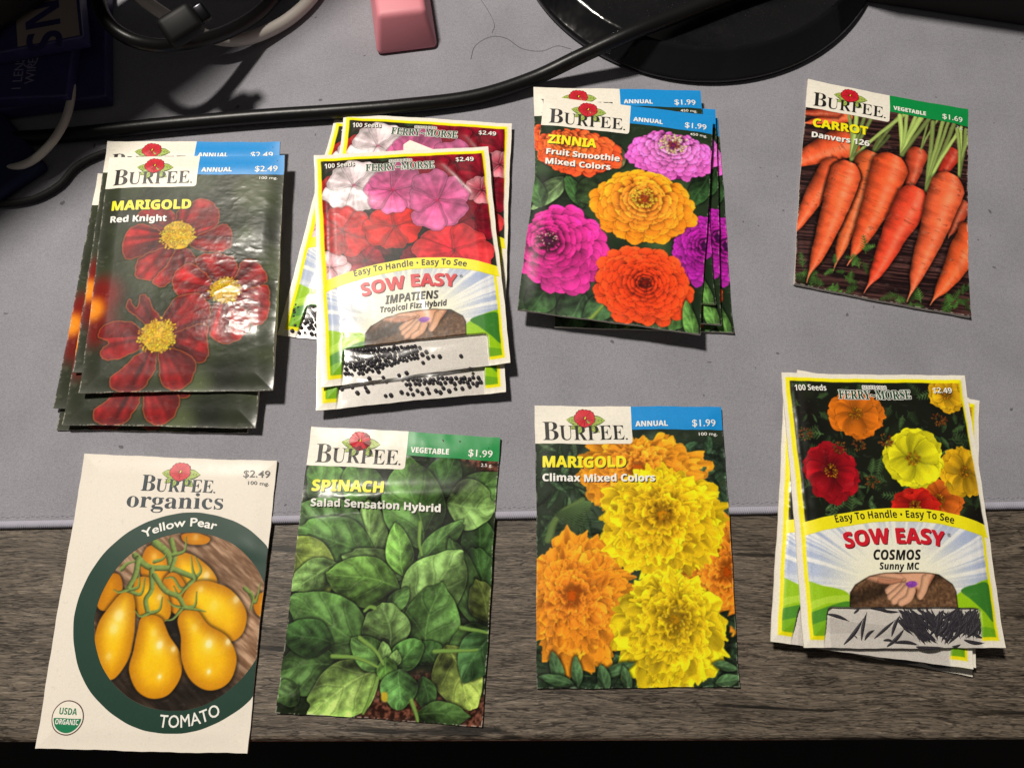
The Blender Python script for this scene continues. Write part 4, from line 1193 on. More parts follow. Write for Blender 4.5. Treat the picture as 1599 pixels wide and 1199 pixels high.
def f_wood(nt, b):
    tc = nd(nt, 'ShaderNodeTexCoord')
    L = nt.links.new
    def mp(sc, rot=0):
        m_ = nd(nt, 'ShaderNodeMapping'); m_.inputs['Scale'].default_value = sc; m_.inputs['Rotation'].default_value = (0, 0, rot)
        L(tc.outputs['Object'], m_.inputs['Vector']); return m_
    def nz(m_, sc, det, ro, di=0):
        n = nd(nt, 'ShaderNodeTexNoise'); n.inputs['Scale'].default_value = sc; n.inputs['Detail'].default_value = det; n.inputs['Roughness'].default_value = ro; n.inputs['Distortion'].default_value = di
        L(m_.outputs[0], n.inputs['Vector']); return n
    warp = nz(mp((2.5, 7, 1)), 2.2, 2, .5)
    add = nd(nt, 'ShaderNodeVectorMath', operation='MULTIPLY_ADD'); add.inputs[1].default_value = (.0, .02, 0)
    L(warp.outputs['Color'], add.inputs[0]); L(tc.outputs['Object'], add.inputs[2])
    def mq(sc, rot=0):
        q = nd(nt, 'ShaderNodeMapping'); q.inputs['Scale'].default_value = sc; q.inputs['Rotation'].default_value = (0, 0, rot); L(add.outputs[0], q.inputs['Vector']); return q
    def lines(m_, det, ro, di, w, dark):
        n = nz(m_, 1, det, ro, di)
        d1 = nd(nt, 'ShaderNodeMath', operation='SUBTRACT'); d1.inputs[1].default_value = .5; L(n.outputs[0], d1.inputs[0])
        d2 = nd(nt, 'ShaderNodeMath', operation='ABSOLUTE'); L(d1.outputs[0], d2.inputs[0])
        return ramp(nt, d2.outputs[0], [(0, (dark,) * 3), (w * .45, (dark * .7 + .3,) * 3), (w, (1, 1, 1))])
    broad = nz(mq((14, 120, 1)), 1, 4, .6, .6)
    grainn = nz(mq((130, 1500, 1)), 1, 3, .7)
    r1 = ramp(nt, grainn.outputs[0], [(.3, (.092, .072, .054)), (.5, (.136, .110, .085)), (.7, (.19, .158, .126))])
    r2 = ramp(nt, broad.outputs[0], [(.36, (.66, .64, .62)), (.6, (1.06, 1.05, 1.04))])
    r3 = lines(mq((34, 430, 1)), 3, .6, .4, .035, .26)
    r4 = lines(mq((85, 900, 1)), 3, .6, .3, .04, .4)
    r6 = lines(mq((50, 640, 1)), 2, .6, .3, .03, 1.6)
    fine = r4
    cr = nz(mq((13, 210, 1), .40), 1, 2, .5, .4)
    r5 = ramp(nt, cr.outputs[0], [(.315, (.2, .2, .2)), (.355, (1, 1, 1))])
    x = r1
    for r in (r2, r3, r4, r5, r6):
        mm = nd(nt, 'ShaderNodeMix', data_type='RGBA', blend_type='MULTIPLY'); mm.inputs[0].default_value = 1
        L(x.outputs[0] if x is r1 else x.outputs[2], mm.inputs[6]); L(r.outputs[0], mm.inputs[7]); x = mm
    L(x.outputs[2], b.inputs['Base Color'])
    bump(nt, b, x.outputs[2], .5, .0006)
M_WOOD = mat('grey_oak_laminate', rough=.48, spec=.35, build=f_wood)
M_BAND = mat('desk_edge_band', (.03, .018, .014), .45)
fe0, fe1 = at(0, 1160, -MAT_T), at(1599, 1156, -MAT_T)
fd = (fe1 - fe0).normalized(); fn = Vector((fd.y, -fd.x, 0))
c0, c1 = fe0 - fd * .5, fe1 + fd * .5
pts = [c0, c1, c1 - fn * .95, c0 - fn * .95]
V = []; F = []
r = .0025; prof = [(-.0, -.95), (0, -r)] + [(-r + r * math.cos(a), -r + r * math.sin(a)) for a in (math.radians(x) for x in (90, 60, 30, 0))] + [(-.025, 0), (-.025, -.95)]
prof = [(0., -.95), (0., -r), (-r * .13, -r * .5), (-r * .5, -r * .13), (-r, 0.), (-.025, 0.), (-.025, -.95)]
for q in (c0, c1):
    for z, d in prof:
        p = q + fn * d; V.append((p.x, p.y, -MAT_T + z))
n = len(prof)
F = [(i, i + 1, n + i + 1, n + i) for i in range(n - 1)] + [(n - 1, 0, n, 2 * n - 1)]
desk = link('desk', mesh('desk', V, [f[::-1] for f in F], [M_WOOD, M_BAND], [0, 0, 0, 1, 1, 1, 1]))
desk['kind'] = 'structure'
floor = link('floor', mesh('floor', [(-4, -4, -.74), (4, -4, -.74), (4, 4, -.74), (-4, 4, -.74)], [(0, 1, 2, 3)], mat('dark_floor', (.012, .01, .01), .7, build=lambda nt, b: nt.links.new(ramp(nt, noise(nt, 8).outputs[0], [(.3, (.006, .005, .005)), (.7, (.018, .014, .013))]).outputs[0], b.inputs['Base Color']))))
floor['kind'] = 'structure'

# rust-coloured chair seat just below the desk's front edge
V, F = bevel_box(.42, .40, .07, .025, 4)
cu_ = thing('chair_seat', 'rust coloured chair seat in the dark below the front edge of the desk', 'chair', tuple(at(690, 1196, -.16) + Vector((0, -.205, -.02))))
link('seat_pad', mesh('seat', V, F, mat('rust_fabric', (.28, .05, .015), .9, build=lambda nt, b: bump(nt, b, noise(nt, 700).outputs[0], .4)), smooth=True), cu_)

# ---------------------------------------------------------------- desk mat
mat_o = thing('desk_mat', 'large grey fabric desk mat with a whipped lavender front edge under the packets', 'desk mat', (0, 0, -MAT_T))
def f_mat(nt, b):
    n1 = noise(nt, 1500, 2, .7); n2 = noise(nt, 30, 3); n3 = noise(nt, 520, 3, .75)
    r1 = ramp(nt, n1.outputs[0], [(.25, (.216, .212, .240)), (.5, (.270, .265, .299)), (.75, (.326, .321, .358))])
    r2 = ramp(nt, n2.outputs[0], [(.3, (.9, .9, .9)), (.7, (1.06, 1.06, 1.06))])
    r3 = ramp(nt, n3.outputs[0], [(.3, (.9, .9, .9)), (.5, (1, 1, 1)), (.74, (1.07, 1.07, 1.07))])
    m1 = nd(nt, 'ShaderNodeMix', data_type='RGBA', blend_type='MULTIPLY'); m1.inputs[0].default_value = 1
    nt.links.new(r1.outputs[0], m1.inputs[6]); nt.links.new(r2.outputs[0], m1.inputs[7])
    m2 = nd(nt, 'ShaderNodeMix', data_type='RGBA', blend_type='MULTIPLY'); m2.inputs[0].default_value = 1
    nt.links.new(m1.outputs[2], m2.inputs[6]); nt.links.new(r3.outputs[0], m2.inputs[7])
    # lint
    l = noise(nt, 210, 1, .4); rl = ramp(nt, l.outputs[0], [(.205, (.35, .33, .33)), (.225, (1, 1, 1))])
    m3 = nd(nt, 'ShaderNodeMix', data_type='RGBA', blend_type='MULTIPLY'); m3.inputs[0].default_value = .8
    nt.links.new(m2.outputs[2], m3.inputs[6]); nt.links.new(rl.outputs[0], m3.inputs[7])
    nt.links.new(m3.outputs[2], b.inputs['Base Color'])
    wv = noise(nt, 14, 3); ad = nd(nt, 'ShaderNodeMath', operation='MULTIPLY_ADD'); ad.inputs[1].default_value = 8.; nt.links.new(wv.outputs[0], ad.inputs[0]); nt.links.new(n1.outputs[0], ad.inputs[2])
    bump(nt, b, ad.outputs[0], .5, .0003)
    b.inputs['Sheen Weight'].default_value = .15
M_MAT = mat('mat_fabric', rough=.85, spec=.2, build=f_mat)
a0, a1 = e0 - ed * .25, e1 + ed * .25
hem = .0016
q = [a0 - en * hem, a1 - en * hem, a1 - en * .52, a0 - en * .52]
V = [(p.x, p.y, z) for z in (MAT_T, .0001) for p in q]
link('fabric', mesh('fabric', V, [(0, 1, 2, 3), (7, 6, 5, 4), (0, 4, 5, 1), (1, 5, 6, 2), (2, 6, 7, 3), (3, 7, 4, 0)], M_MAT), mat_o)
# whipped edge: half round with one ridge per thread
M_HEM = mat('hem_thread', (.36, .35, .42), .7, build=lambda nt, b: bump(nt, b, noise(nt, 2500, 2).outputs[0], .4, .0002))
N = 3600; K = 7; V = []; F = []
Ltot = (a1 - a0).length
for i in range(N):
    s_ = i / (N - 1) * Ltot
    rg = .00010 * math.sin(i * 2.0944 + .5 * math.sin(i * .37)) + .00006 * math.sin(i * 1.93)
    for k in range(K):
        a = math.pi * k / (K - 1)
        rr = .0019 + rg
        d = -.0001 + math.cos(math.pi - a) * rr; z = MAT_T * .45 + math.sin(a) * (MAT_T * .55 + .0006 + rg)
        p = a0 + ed * (s_ + .0007 * math.cos(a)) + en * d
        V.append((p.x, p.y, max(.0001, z) if 0 < k < K - 1 else (.0002 if k == K - 1 else MAT_T)))
for i in range(N - 1):
    for k in range(K - 1):
        F.append((i * K + k, (i + 1) * K + k, (i + 1) * K + k + 1, i * K + k + 1))
link('stitched_edge', mesh('stitched_edge', V, F, M_HEM, smooth=True), mat_o)
V = []; F = []
ns = int(Ltot / .0021)
for i in range(ns):
    p = a0 + ed * (i * .0021) - en * (.0029 + .0004 * (i % 2)); p2 = p + ed * .0016
    w = en * .00022; k = len(V)
    V += [(p - w).to_tuple()[:2] + (MAT_T + .00006,), (p2 - w).to_tuple()[:2] + (MAT_T + .00006,), (p2 + w).to_tuple()[:2] + (MAT_T + .00006,), (p + w).to_tuple()[:2] + (MAT_T + .00006,), ((p + p2) / 2).to_tuple()[:2] + (MAT_T + .0003,)]
    F += [(k, k + 1, k + 4), (k + 1, k + 2, k + 4), (k + 2, k + 3, k + 4), (k + 3, k, k + 4)]
link('seam_stitching', mesh('seam_stitching', V, F, mat('seam_thread', (.26, .25, .3), .8)), mat_o)

def on_edge(x, y):
    """point of the packet face: on the mat behind its edge, sloping down to the desk in front of it"""
    p = at(x, y, .001)
    z = .001
    for _ in range(6):
        s_ = edge_dist(p) + .0315
        z = .0013 + .0006 - s_ * .0235
        p = at(x, y, z)
    return p

# ================================================================ the packets
CV = {}
for nm in ('red_marigold', 'zinnia', 'double_marigold', 'spinach', 'carrot', 'tomato', 'cosmos', 'impatiens'):
    CV[nm] = globals()['front_' + nm](GW, GH)
    soften(CV[nm], 2 if nm in ('red_marigold', 'zinnia', 'double_marigold') else 1, .03 if nm != 'tomato' else .012, ord(nm[0]))
    worn(CV[nm], len(nm) + ord(nm[0]), .55 if nm in ('spinach', 'carrot', 'red_marigold') else .35)

def zpx(q, ox, oy, k): return [(ox + x * k, oy + y * k) for x, y in q]
Z_RED = lambda q: zpx(q, 70, 200, .40872)
Z_IMP = lambda q: zpx(q, 420, 160, .41705)
Z_ZIN = lambda q: zpx(q, 790, 120, .36690)
Z_COS = lambda q: zpx(q, 1190, 570, .41703)

def uvz(corners):
    M = homog(corners, [(0, 0), (1, 0), (1, 1), (0, 1)])
    return lambda *p: [tuple(happly(M, [q])[0]) for q in p]
def inv_b(uvs):     # packet uv -> coordinates of the Burpee trace, so that burpee() can take them
    M = np.linalg.inv(HB)
    return [tuple(happly(M, [q])[0]) for q in uvs]

# --- left stack: dark red marigolds
RC = [(247, 112), (916, 103), (872, 1000), (130, 1012)]
DZ = .0021
pk = Packet(Z_RED(RC), 4 * DZ + .0002, hfun(.0006, .0006, [(.55, .40, 1., .32, .10, .0003), (.1, .30, .5, .36, .05, -.00015), (.45, .62, .98, .56, .09, .00045), (.3, .95, .9, .84, .05, .00014), (.7, .86, 1, .8, .03, -.00014), (.0, .12, .5, .12, .02, .0001), (.05, .7, .3, .9, .05, .00015), (.86, .18, .98, .24, .02, .00012)], .00003, 3, lump=.0009, curl=lambda u, v: .0027 * np.exp(-((v - .78) / .22) ** 2) * sstep(.1, .75, u) * sstep(0, .22, 1 - v),
            crinkle=[(.70, .60, .32, .24, 9, 22, .00036), (.7, .6, .3, .25, 30, 36, .00006), (.3, .8, .2, .12, 12, 16, .00012), (.8, .2, .2, .12, 10, 30, .00012), (.55, .06, .4, .05, 18, 16, .0001)]))
r = pk.root('seed_packet', 'dark red marigold packet lying uppermost on the left stack', 'seed packet', 'dark red marigold packets in the left stack')
link('envelope', pk.envelope(CV['red_marigold']), r)
uv = uvz(RC)
burpee(pk, r, 'ANNUAL', '$2.49', ('100 mg.', 74), 'MARIGOLD', inv_b(uv((259, 316), (560, 310))), ['Red Knight'], [inv_b(uv((252, 362), (466, 357)))])
for cn, px, z, cw, lb in [(0, (168, 221), 3, .9, 'red marigold packet just under the top one, its blue band showing above it'), (3, (97, 663), 2, 1.9, 'red marigold packet third from the top, two cut off petals showing at its foot'),
                          (0, (153, 271), 1, 2.9, 'red marigold packet sticking out furthest left, white corner with a lettering tip'), (3, (88, 671), 0, 1.9, 'red marigold packet lowest in the left stack, a thin green strip at its foot')]:
    pk.copy_at(r, cn, px, z * DZ + .0002, cw, lb)

# --- zinnias
ZC = [(165, 80), (885, 166), (828, 1098), (50, 990)]
pk = Packet(Z_ZIN(ZC), 4 * DZ + .0008, hfun(.0006, .0006, [(.1, .75, .6, .95, .1, .0003), (.05, .05, .6, .0, .05, .0002)], .00004, 5, curl=lambda u, v: .0008 * np.clip((v - .8) / .2, 0, 1) ** 2))
r = pk.root('seed_packet', 'zinnia packet with all five blooms in full view, uppermost of its stack', 'seed packet', 'zinnia packets in the stack below the stand base')
link('envelope', pk.envelope(CV['zinnia']), r)
uv = uvz(ZC)
burpee(pk, r, 'ANNUAL', '$1.99', ('450 mg.', 74), 'ZINNIA', inv_b(uv((178, 284), (381, 306))), ['Fruit Smoothie', 'Mixed Colors'], [inv_b(uv((170, 331), (480, 366))), inv_b(uv((165, 372), (440, 402)))])
for cn, px, z, cw, lb in [(0, (834, 136), 3, -6.6, 'zinnia packet turned square under the top one, blue band and price showing behind it'), (1, (1118, 171), 2, -4.2, 'zinnia packet peeking out right of the top one, narrow strip with a blue corner'),
                          (2, (1111, 506), 1, -3.2, 'zinnia packet of which only a green corner shows between two longer ones'), (2, (1146, 520), 0, -6.4, 'zinnia packet lowest and furthest right in its stack, purple bloom along its edge')]:
    pk.copy_at(r, cn, px, z * DZ + .0002, cw, lb)

# --- carrots
KC = [(148, 72), (880, 208), (888, 1158), (85, 1008)]
pk = Packet(zpx(KC, 1210, 100, .34196), .0004, hfun(.0007, .0006, [(.93, .75, .97, .98, .015, .0003), (.0, .55, .05, .9, .02, .0002)], .00003, 7, curl=lambda u, v: .0012 * np.clip((v - .75) / .25, 0, 1) ** 2))
r = pk.root('seed_packet', 'carrot packet with a green band lying alone at the right', 'seed packet', None)
link('envelope', pk.envelope(CV['carrot']), r)
uv = uvz(KC)
burpee(pk, r, 'VEGETABLE', '$1.69', ('2 g.', 30), 'CARROT', inv_b(uv((172, 288), (421, 328))), ['Danvers 126'], [inv_b(uv((168, 336), (430, 379)))], False)

# --- spinach
SCN = [(183, 38), (890, 78), (822, 1160), (48, 1108)]
pk = Packet(zpx(SCN, 410, 650, .41705), 0, hfun(.0007, .0006, [(.0, .275, .95, .205, .045, .0012), (.0, .32, .35, .30, .03, -.0003), (.2, .02, .5, .12, .02, .0002), (.1, .09, .4, .0, .015, .00018), (.55, .03, .9, .02, .02, .0002), (.0, .95, .2, 1., .04, .0003), (.2, .6, .5, .66, .05, -.0001)], .00003, 9, lump=.0011, crinkle=[(.5, .04, .5, .07, 12, 16, .0006), (.3, .28, .35, .05, 9, 24, .0003), (.1, .97, .2, .06, 14, 20, .0003), (.6, .6, .4, .3, 6, 9, .00014)]), on_edge)
r = pk.root('seed_packet', 'crumpled spinach packet with a green band and full of leaves', 'seed packet', None)
link('envelope', pk.envelope(CV['spinach']), r)
uv = uvz(SCN)
burpee(pk, r, 'VEGETABLE', '$1.99', ('2.5 g.', 44), 'SPINACH', inv_b(uv((187, 278), (453, 289))), ['Salad Sensation Hybrid'], [inv_b(uv((182, 336), (666, 360)))], False)

# --- yellow and orange marigolds
pk = Packet(zpx(BC, 820, 620, .39200), 0, hfun(.0007, .0005, [(.0, .1, .6, .0, .03, .00015), (.9, .2, 1., .5, .03, .0002)], .00003, 11, lump=.0008, crinkle=[(.5, .03, .6, .05, 12, 8, .00012)]), on_edge)
r = pk.root('seed_packet', 'packet of ruffled yellow and orange marigolds lying alone across the mat edge', 'seed packet', None)
link('envelope', pk.envelope(CV['double_marigold']), r)
burpee(pk, r, 'ANNUAL', '$1.99', ('100 mg.', 74), 'MARIGOLD', [(72, 280), (403, 280)], ['Climax Mixed Colors'], [[(70, 336), (518, 338)]])

# --- yellow pear tomato
TC = [(238, 45), (946, 69), (838, 1144), (57, 1128)]
pk = Packet(zpx(TC, 30, 690, .42457), 0, hfun(.0007, .0004, [(.85, .3, 1, .36, .02, .0002)], .00002, 13, lump=.0006), on_edge)
r = pk.root('seed_packet', 'white packet with yellow pear shaped tomatoes in a dark green ring', 'seed packet', None)
link('envelope', pk.envelope(CV['tomato']), r)
uv = uvz(TC)
A = pk.H / pk.W
ou = []; inn = []
def ring_pt(rad, a): return (.615 + rad * math.sin(a), .571 - rad * math.cos(a) * GW / GH)
P = []; F = []
nA = 150; ok = []
for i in range(nA + 1):
    a = 2 * math.pi * i / nA
    for j in range(5):
        u, v = ring_pt(.424 + (.525 - .424) * j / 4, a)
        P.append((min(u, 1.), v))
P = np.array(P)
for i in range(nA):
    for j in range(4):
        q = [i * 5 + j, i * 5 + j + 1, (i + 1) * 5 + j + 1, (i + 1) * 5 + j]
        if P[q, 0].min() < .9999:
            F.append(q)
used_ = sorted({i for f in F for i in f}); mp_ = {k: i for i, k in enumerate(used_)}
ring = link('green_ring', pk.orient(mesh('green_ring', pk.pos(P[used_, 0], P[used_, 1], .0001), [[mp_[i] for i in f] for f in F], M_RING, smooth=True)), r)
def arc(rad, a0, a1, n=14): return [ring_pt(rad, math.radians(a0 + (a1 - a0) * i / n)) for i in range(n + 1)]
link('variety_lettering', pk.text('Yellow Pear', arc(.455, -32, 14), .0285, 'plain', M_INKW, fat=.00012), ring)
link('title_lettering', pk.text('TOMATO', arc(.498, 185.5, 151), .0385, 'plain', M_INKW, fat=.00006), ring)
def uvt(*p): return inv_b(uv(*p))
x0 = uvt((447, 180))[0]; x1 = uvt((712, 184))[0]
hold = r
brand(pk, r, x0[0], x0[1], x1[0], 62, M_NAVY, uvt((594, 108))[0], .05)
link('range_lettering', pk.text('organics', uv((393, 240), (748, 246)), .0565, 'serif', M_NAVY, -.004), r)
link('price_lettering', pk.text('$2.49', uv((823, 129), (920, 132)), .026, 'plain', M_GREY, .004), r)
link('weight_lettering', pk.text('100 mg.', uv((841, 157), (917, 160)), .013, 'plain', M_GREY, .004), r)
(cu, cv_), = uv((178, 1015)); asp = pk.H / pk.W
def circ(rad, n=40, a0=0, a1=360): return [(cu + rad * math.cos(math.radians(a0 + (a1 - a0) * i / n)), cv_ + rad * math.sin(math.radians(a0 + (a1 - a0) * i / n)) / asp) for i in range(n + (a1 - a0 < 360))]
sl = link('organic_seal', pk.patch(circ(.077), .0001, M_BROWN), r)
link('seal_field', pk.patch(circ(.072), .00014, M_WHITE), sl)
link('seal_lower_half', pk.patch(circ(.066, 24, 2, 178), .00018, M_SEAL), sl)
link('seal_lettering', pk.text('USDA', [(cu - .042, cv_ - .010), (cu + .042, cv_ - .010)], .021, 'bold', M_SEAL, 0, dz=.00022), sl)
link('seal_lettering', pk.text('ORGANIC', [(cu - .055, cv_ + .021), (cu + .055, cv_ + .021)], .0165, 'bold', M_INKW, 0, dz=.00026), sl)

# --- blister packets with seed windows
BZ = .0027
def blist_h(seed, ridges=()):
    return hfun(.0005, .0015, [(.06, .0, .06, 1., .012, .0002), (.94, .0, .94, 1., .012, .00015)] + list(ridges), .00003, seed, .12, lump=.0009, crinkle=[(.2, .16, .25, .12, 9, 18, .00026), (.05, .5, .04, .5, 10, 20, .0001), (.15, .8, .15, .12, 8, 18, .0002), (.6, .78, .2, .1, 8, 18, .00012)] if seed == 15 else [(.04, .4, .05, .5, 10, 18, .00015)])
IC = [(167, 197), (820, 163), (903, 972), (195, 1065)]
pkI = pk = Packet(Z_IMP(IC), 3 * BZ + .0002, blist_h(15, [(.05, .12, .45, .24, .05, .0004), (.3, .02, .7, .05, .02, -.0002), (.7, .04, .98, .3, .02, .0003), (.55, .62, .62, .8, .03, .0003), (.1, .7, .3, .85, .05, .0003)]))
r = pk.root('seed_packet', 'pink and red impatiens packet lying uppermost, seed window in full view', 'seed packet', 'impatiens packets in the second stack')
link('envelope', pk.envelope(CV['impatiens'], CV['impatiens'].trayp), r)
blister(pk, r, 'IMPATIENS', 'Tropical Fizz Hybrid', 0, (106, 132))
link('seed_window', film_mesh(pk, CV['impatiens']), r)
imp_c = pk.copy_at(r, 3, Z_IMP([(175, 1152)])[0], 2 * BZ + .0002, 2.0, 'impatiens packet second from the top, row of dark seeds at its foot')
imp_b = pk.copy_at(r, 0, Z_IMP([(280, 40)])[0], BZ + .0002, 7.4, 'impatiens packet tilted right behind the top one, with a small white sticker')
imp_d = pk.copy_at(r, 3, Z_IMP([(30, 868)])[0], .0002, 15.0, 'impatiens packet lowest in its stack, turned far to the left')
# small white sticker on the one behind
q = [(630, 226), (640, 219), (688, 238), (690, 252), (630, 252)]
iv = imp_b.matrix_basis.inverted()
z_ = BZ + .0027
V = [iv @ at(x, y, z_ + .0004 * (i > 1)) for i, (x, y) in enumerate(q)]
V2 = [v - Vector((0, 0, .0002)) for v in V]
st = link('price_sticker', mesh('sticker', V + V2, [(4, 3, 2, 1, 0), (5, 6, 7, 8, 9)] + [(i, (i + 1) % 5, 5 + (i + 1) % 5, 5 + i) for i in range(5)], M_WHITE), imp_b)

pkC = pk = Packet(Z_COS(FC), 3 * BZ - .0010, blist_h(17, [(.0, .5, .1, .54, .02, .0003), (.0, .1, .05, .2, .02, -.0002)]))
r = pk.root('seed_packet', 'cosmos packet lying uppermost, needle seeds in its window', 'seed packet', 'cosmos packets in the right stack')
link('envelope', pk.envelope(CV['cosmos'], CV['cosmos'].trayp), r)
blister(pk, r, 'COSMOS', 'Sunny MC', 0, (89, 75))
link('seed_window', film_mesh(pk, CV['cosmos']), r)
cos_b = pk.copy_at(r, 3, Z_COS([(35, 1034)])[0], 2 * BZ - .001, 7.4, 'cosmos packet second from the top, sticking out to the left')
cos_c = pk.copy_at(r, 2, Z_COS([(803, 1135)])[0], BZ - .0014, 9.2, 'cosmos packet third from the top, yellow corner at the lower right')
cos_d = pk.copy_at(r, 2, Z_COS([(790, 1169)])[0], -.0016, 10.6, 'cosmos packet lowest in the right stack, white foot with dark needles')

# --- seeds behind the windows
def f_seed(nt, b):
    n = noise(nt, 900, 3); nt.links.new(ramp(nt, n.outputs[0], [(.3, (.009, .007, .011)), (.7, (.04, .034, .05))]).outputs[0], b.inputs['Base Color'])
    bump(nt, b, n.outputs[0], .4, .0002)
M_SEED = mat('dark_seed', rough=.5, build=f_seed)
bm = bmesh.new(); bmesh.ops.create_icosphere(bm, subdivisions=2, radius=1)
g_ = random.Random(4)
for v in bm.verts:
    v.co *= 1 + .06 * g_.uniform(-1, 1); v.co.z *= .84
me_seed = bpy.data.meshes.new('pellet'); bm.to_mesh(me_seed); bm.free(); me_seed.materials.append(M_SEED)
me_seed.polygons.foreach_set('use_smooth', np.ones(len(me_seed.polygons), bool))
def pellets(pts, z, label, group, rad=.00090):
    g = random.Random(len(pts))
    for x, y in pts:
        o = link('pelleted_seed', me_seed); rr = rad * g.uniform(.86, 1.1)
        o.scale = (rr, rr, rr); p = at(x, y, z + rr * .84); o.location = p
        o.rotation_euler = (g.uniform(-.4, .4), g.uniform(-.4, .4), g.uniform(0, 6))
        tag(o, label, 'seed', group)
Z7 = lambda q: zpx(q, 500, 350, .25848)
g_ = random.Random(8)
clus = []
tries = 0
while len(clus) < 132 and tries < 20000:
    tries += 1
    x = g_.uniform(150, 610); y = g_.uniform(735, 905)
    top = 758 - (x - 150) * .062; bot = 905 - max(0, x - 250) * .30
    if top < y < bot and all((x - a) ** 2 + (y - b) ** 2 > 18.5 ** 2 for a, b in clus):
        clus.append((x, y))
outl = [(190, 908), (295, 930), (380, 925), (475, 912), (520, 897), (350, 888), (850, 795), (905, 872), (720, 797), (680, 796), (650, 805), (620, 835), (615, 785), (640, 770)]
clus = [c for c in clus if all((c[0] - a) ** 2 + (c[1] - b) ** 2 > 22 ** 2 for a, b in outl)]
zt = 3 * BZ + .0002 + .0004
pellets(Z7(clus + outl), zt, 'dark round pellet seed behind the window of the uppermost impatiens packet', 'pellets in the uppermost impatiens window')
row = [(130, 990), (190, 985), (222, 1010), (285, 1010), (272, 985), (395, 1028), (430, 1038), (495, 1020), (530, 1025), (565, 1025), (610, 1020), (660, 1018), (692, 1005), (722, 1007), (748, 990), (777, 1002), (815, 992), (860, 985), (900, 980), (940, 973), (640, 995), (580, 998), (545, 1000)]
row += [(x, 962 - .02 * (x - 510)) for x in range(515, 975, 27)] + [(x, 936 - .02 * (x - 510)) for x in range(525, 975, 27)]
row = [(x + g_.uniform(-7, 7), y + g_.uniform(-7, 7)) for x, y in row]
pellets(Z7(row), 2 * BZ + .0006, 'dark round pellet seed in the foot of the second impatiens packet', 'pellets in the second impatiens packet')
dd = [(88, 852), (110, 860), (135, 862), (160, 866), (178, 870), (100, 835), (122, 838), (146, 842), (168, 846), (96, 812), (118, 815), (140, 818), (162, 822), (100, 790), (122, 792), (146, 796), (168, 800), (108, 768), (130, 770), (152, 774)]
dd += [(x + 11, y - 10) for x, y in dd[5:]] + [(x - 4, y - 11) for x, y in dd[9:]]
dd = [(x + g_.uniform(-4, 4), y + g_.uniform(-3, 3)) for x, y in dd]
pellets(Z_IMP(dd), .0006, 'dark round pellet seed in the lower left corner of the lowest impatiens packet', 'pellets in the lowest impatiens packet')

def needle_mesh(bend):
    n = 14; P = [(x - .5, bend * math.sin(math.pi * x), 0) for x in np.linspace(0, 1, n)]
    rad = [.004 + .034 * math.sin(math.pi * min(1, x * 1.08)) ** .8 if x < .92 else .004 for x in np.linspace(0, 1, n)]
    V, F = tube(P, rad, 8, True, smooth3=False)
    return mesh('needle', V, F, M_SEED, smooth=True)
NM = [needle_mesh(b) for b in (.0, .025, -.03, .04)]
def needles(segs, z, label, group):
    g = random.Random(len(segs) + 3)
    for i, (a, b) in enumerate(segs):
        zz = z + .00035 + .0004 * g.random() * (len(segs) > 12)
        p, q = at(a[0], a[1], zz), at(b[0], b[1], zz)
        o = link('needle_seed', NM[g.randrange(4)]); d = q - p
        L = d.length; o.location = (p + q) / 2; o.rotation_euler = (0, 0, math.atan2(d.y, d.x))
        w = min(2.6, .0165 / L) * g.uniform(.7, 1.15)
        o.scale = (L, L * w, L * min(w, 1) * .6)
        tag(o, label, 'seed', group)
Z8 = lambda q: zpx(q, 1240, 770, .25017)
segs = [((205, 752), (345, 797)), ((310, 942), (432, 778)), ((420, 916), (455, 738)), ((440, 915), (505, 850)), ((500, 905), (632, 788)), ((578, 955), (690, 840)), ((608, 892), (662, 758)), ((372, 748), (412, 714)), ((478, 716), (612, 748)), ((556, 916), (625, 925)), ((375, 885), (396, 906)), ((1060, 912), (1188, 932)), ((965, 935), (1085, 838)), ((1095, 850), (1186, 905)), ((625, 930), (780, 945)), ((760, 955), (930, 958)), ((985, 955), (1042, 940)), ((520, 722), (660, 738))]
g_ = random.Random(21)
for i in range(230):
    cx = g_.uniform(690, 1170); cy = g_.uniform(738, 850 + (60 if 760 < cx < 980 else 0))
    a = g_.gauss(.85, .22) if cx < 880 else g_.choice([g_.gauss(1.75, .22), g_.gauss(1.2, .2), g_.gauss(2.2, .2)]); L = g_.uniform(42, 78)
    x0, x1, y0, y1 = cx - math.cos(a) * L, cx + math.cos(a) * L, cy - math.sin(a) * L, cy + math.sin(a) * L
    if min(y0, y1) > 712 and max(y0, y1) < 945 and max(x0, x1) < 1185:
        segs.append(((x0, y0), (x1, y1)))
needles([tuple(Z8(s_)) for s_ in segs], 3 * BZ - .001 + .0004, 'thin black needle seed behind the window of the uppermost cosmos packet', 'needles in the uppermost cosmos window')
s2 = [((570, 972), (632, 1002)), ((690, 976), (822, 1020)), ((780, 985), (990, 1000)), ((820, 990), (960, 1010)), ((860, 975), (995, 985)), ((900, 1000), (996, 995)), ((850, 1012), (990, 1006)), ((740, 975), (860, 990))]
s2 += [((850 + 16 * k, 968 + 3 * (k % 3)), (960 + 6 * k, 990 + 5 * (k % 4))) for k in range(6)]
needles([tuple(Z8(s_)) for s_ in s2], BZ - .0014 + .0004, 'thin black needle seed in the foot of the third cosmos packet', 'needles in the third cosmos packet')
s3 = [((930 + 9 * k, 1062 + 3 * (k % 4)), (1000 - 4 * k, 1088 - 4 * (k % 3))) for k in range(5)] + [((560, 1036), (800, 1062)), ((800, 1052), (972, 1086)), ((900, 1062), (978, 1092)), ((850, 1050), (975, 1072)), ((900, 1056), (985, 1080))]
needles([tuple(Z8(s_)) for s_ in s3], -.0016 + .0004, 'thin black needle seed in the foot of the lowest cosmos packet', 'needles in the lowest cosmos packet')

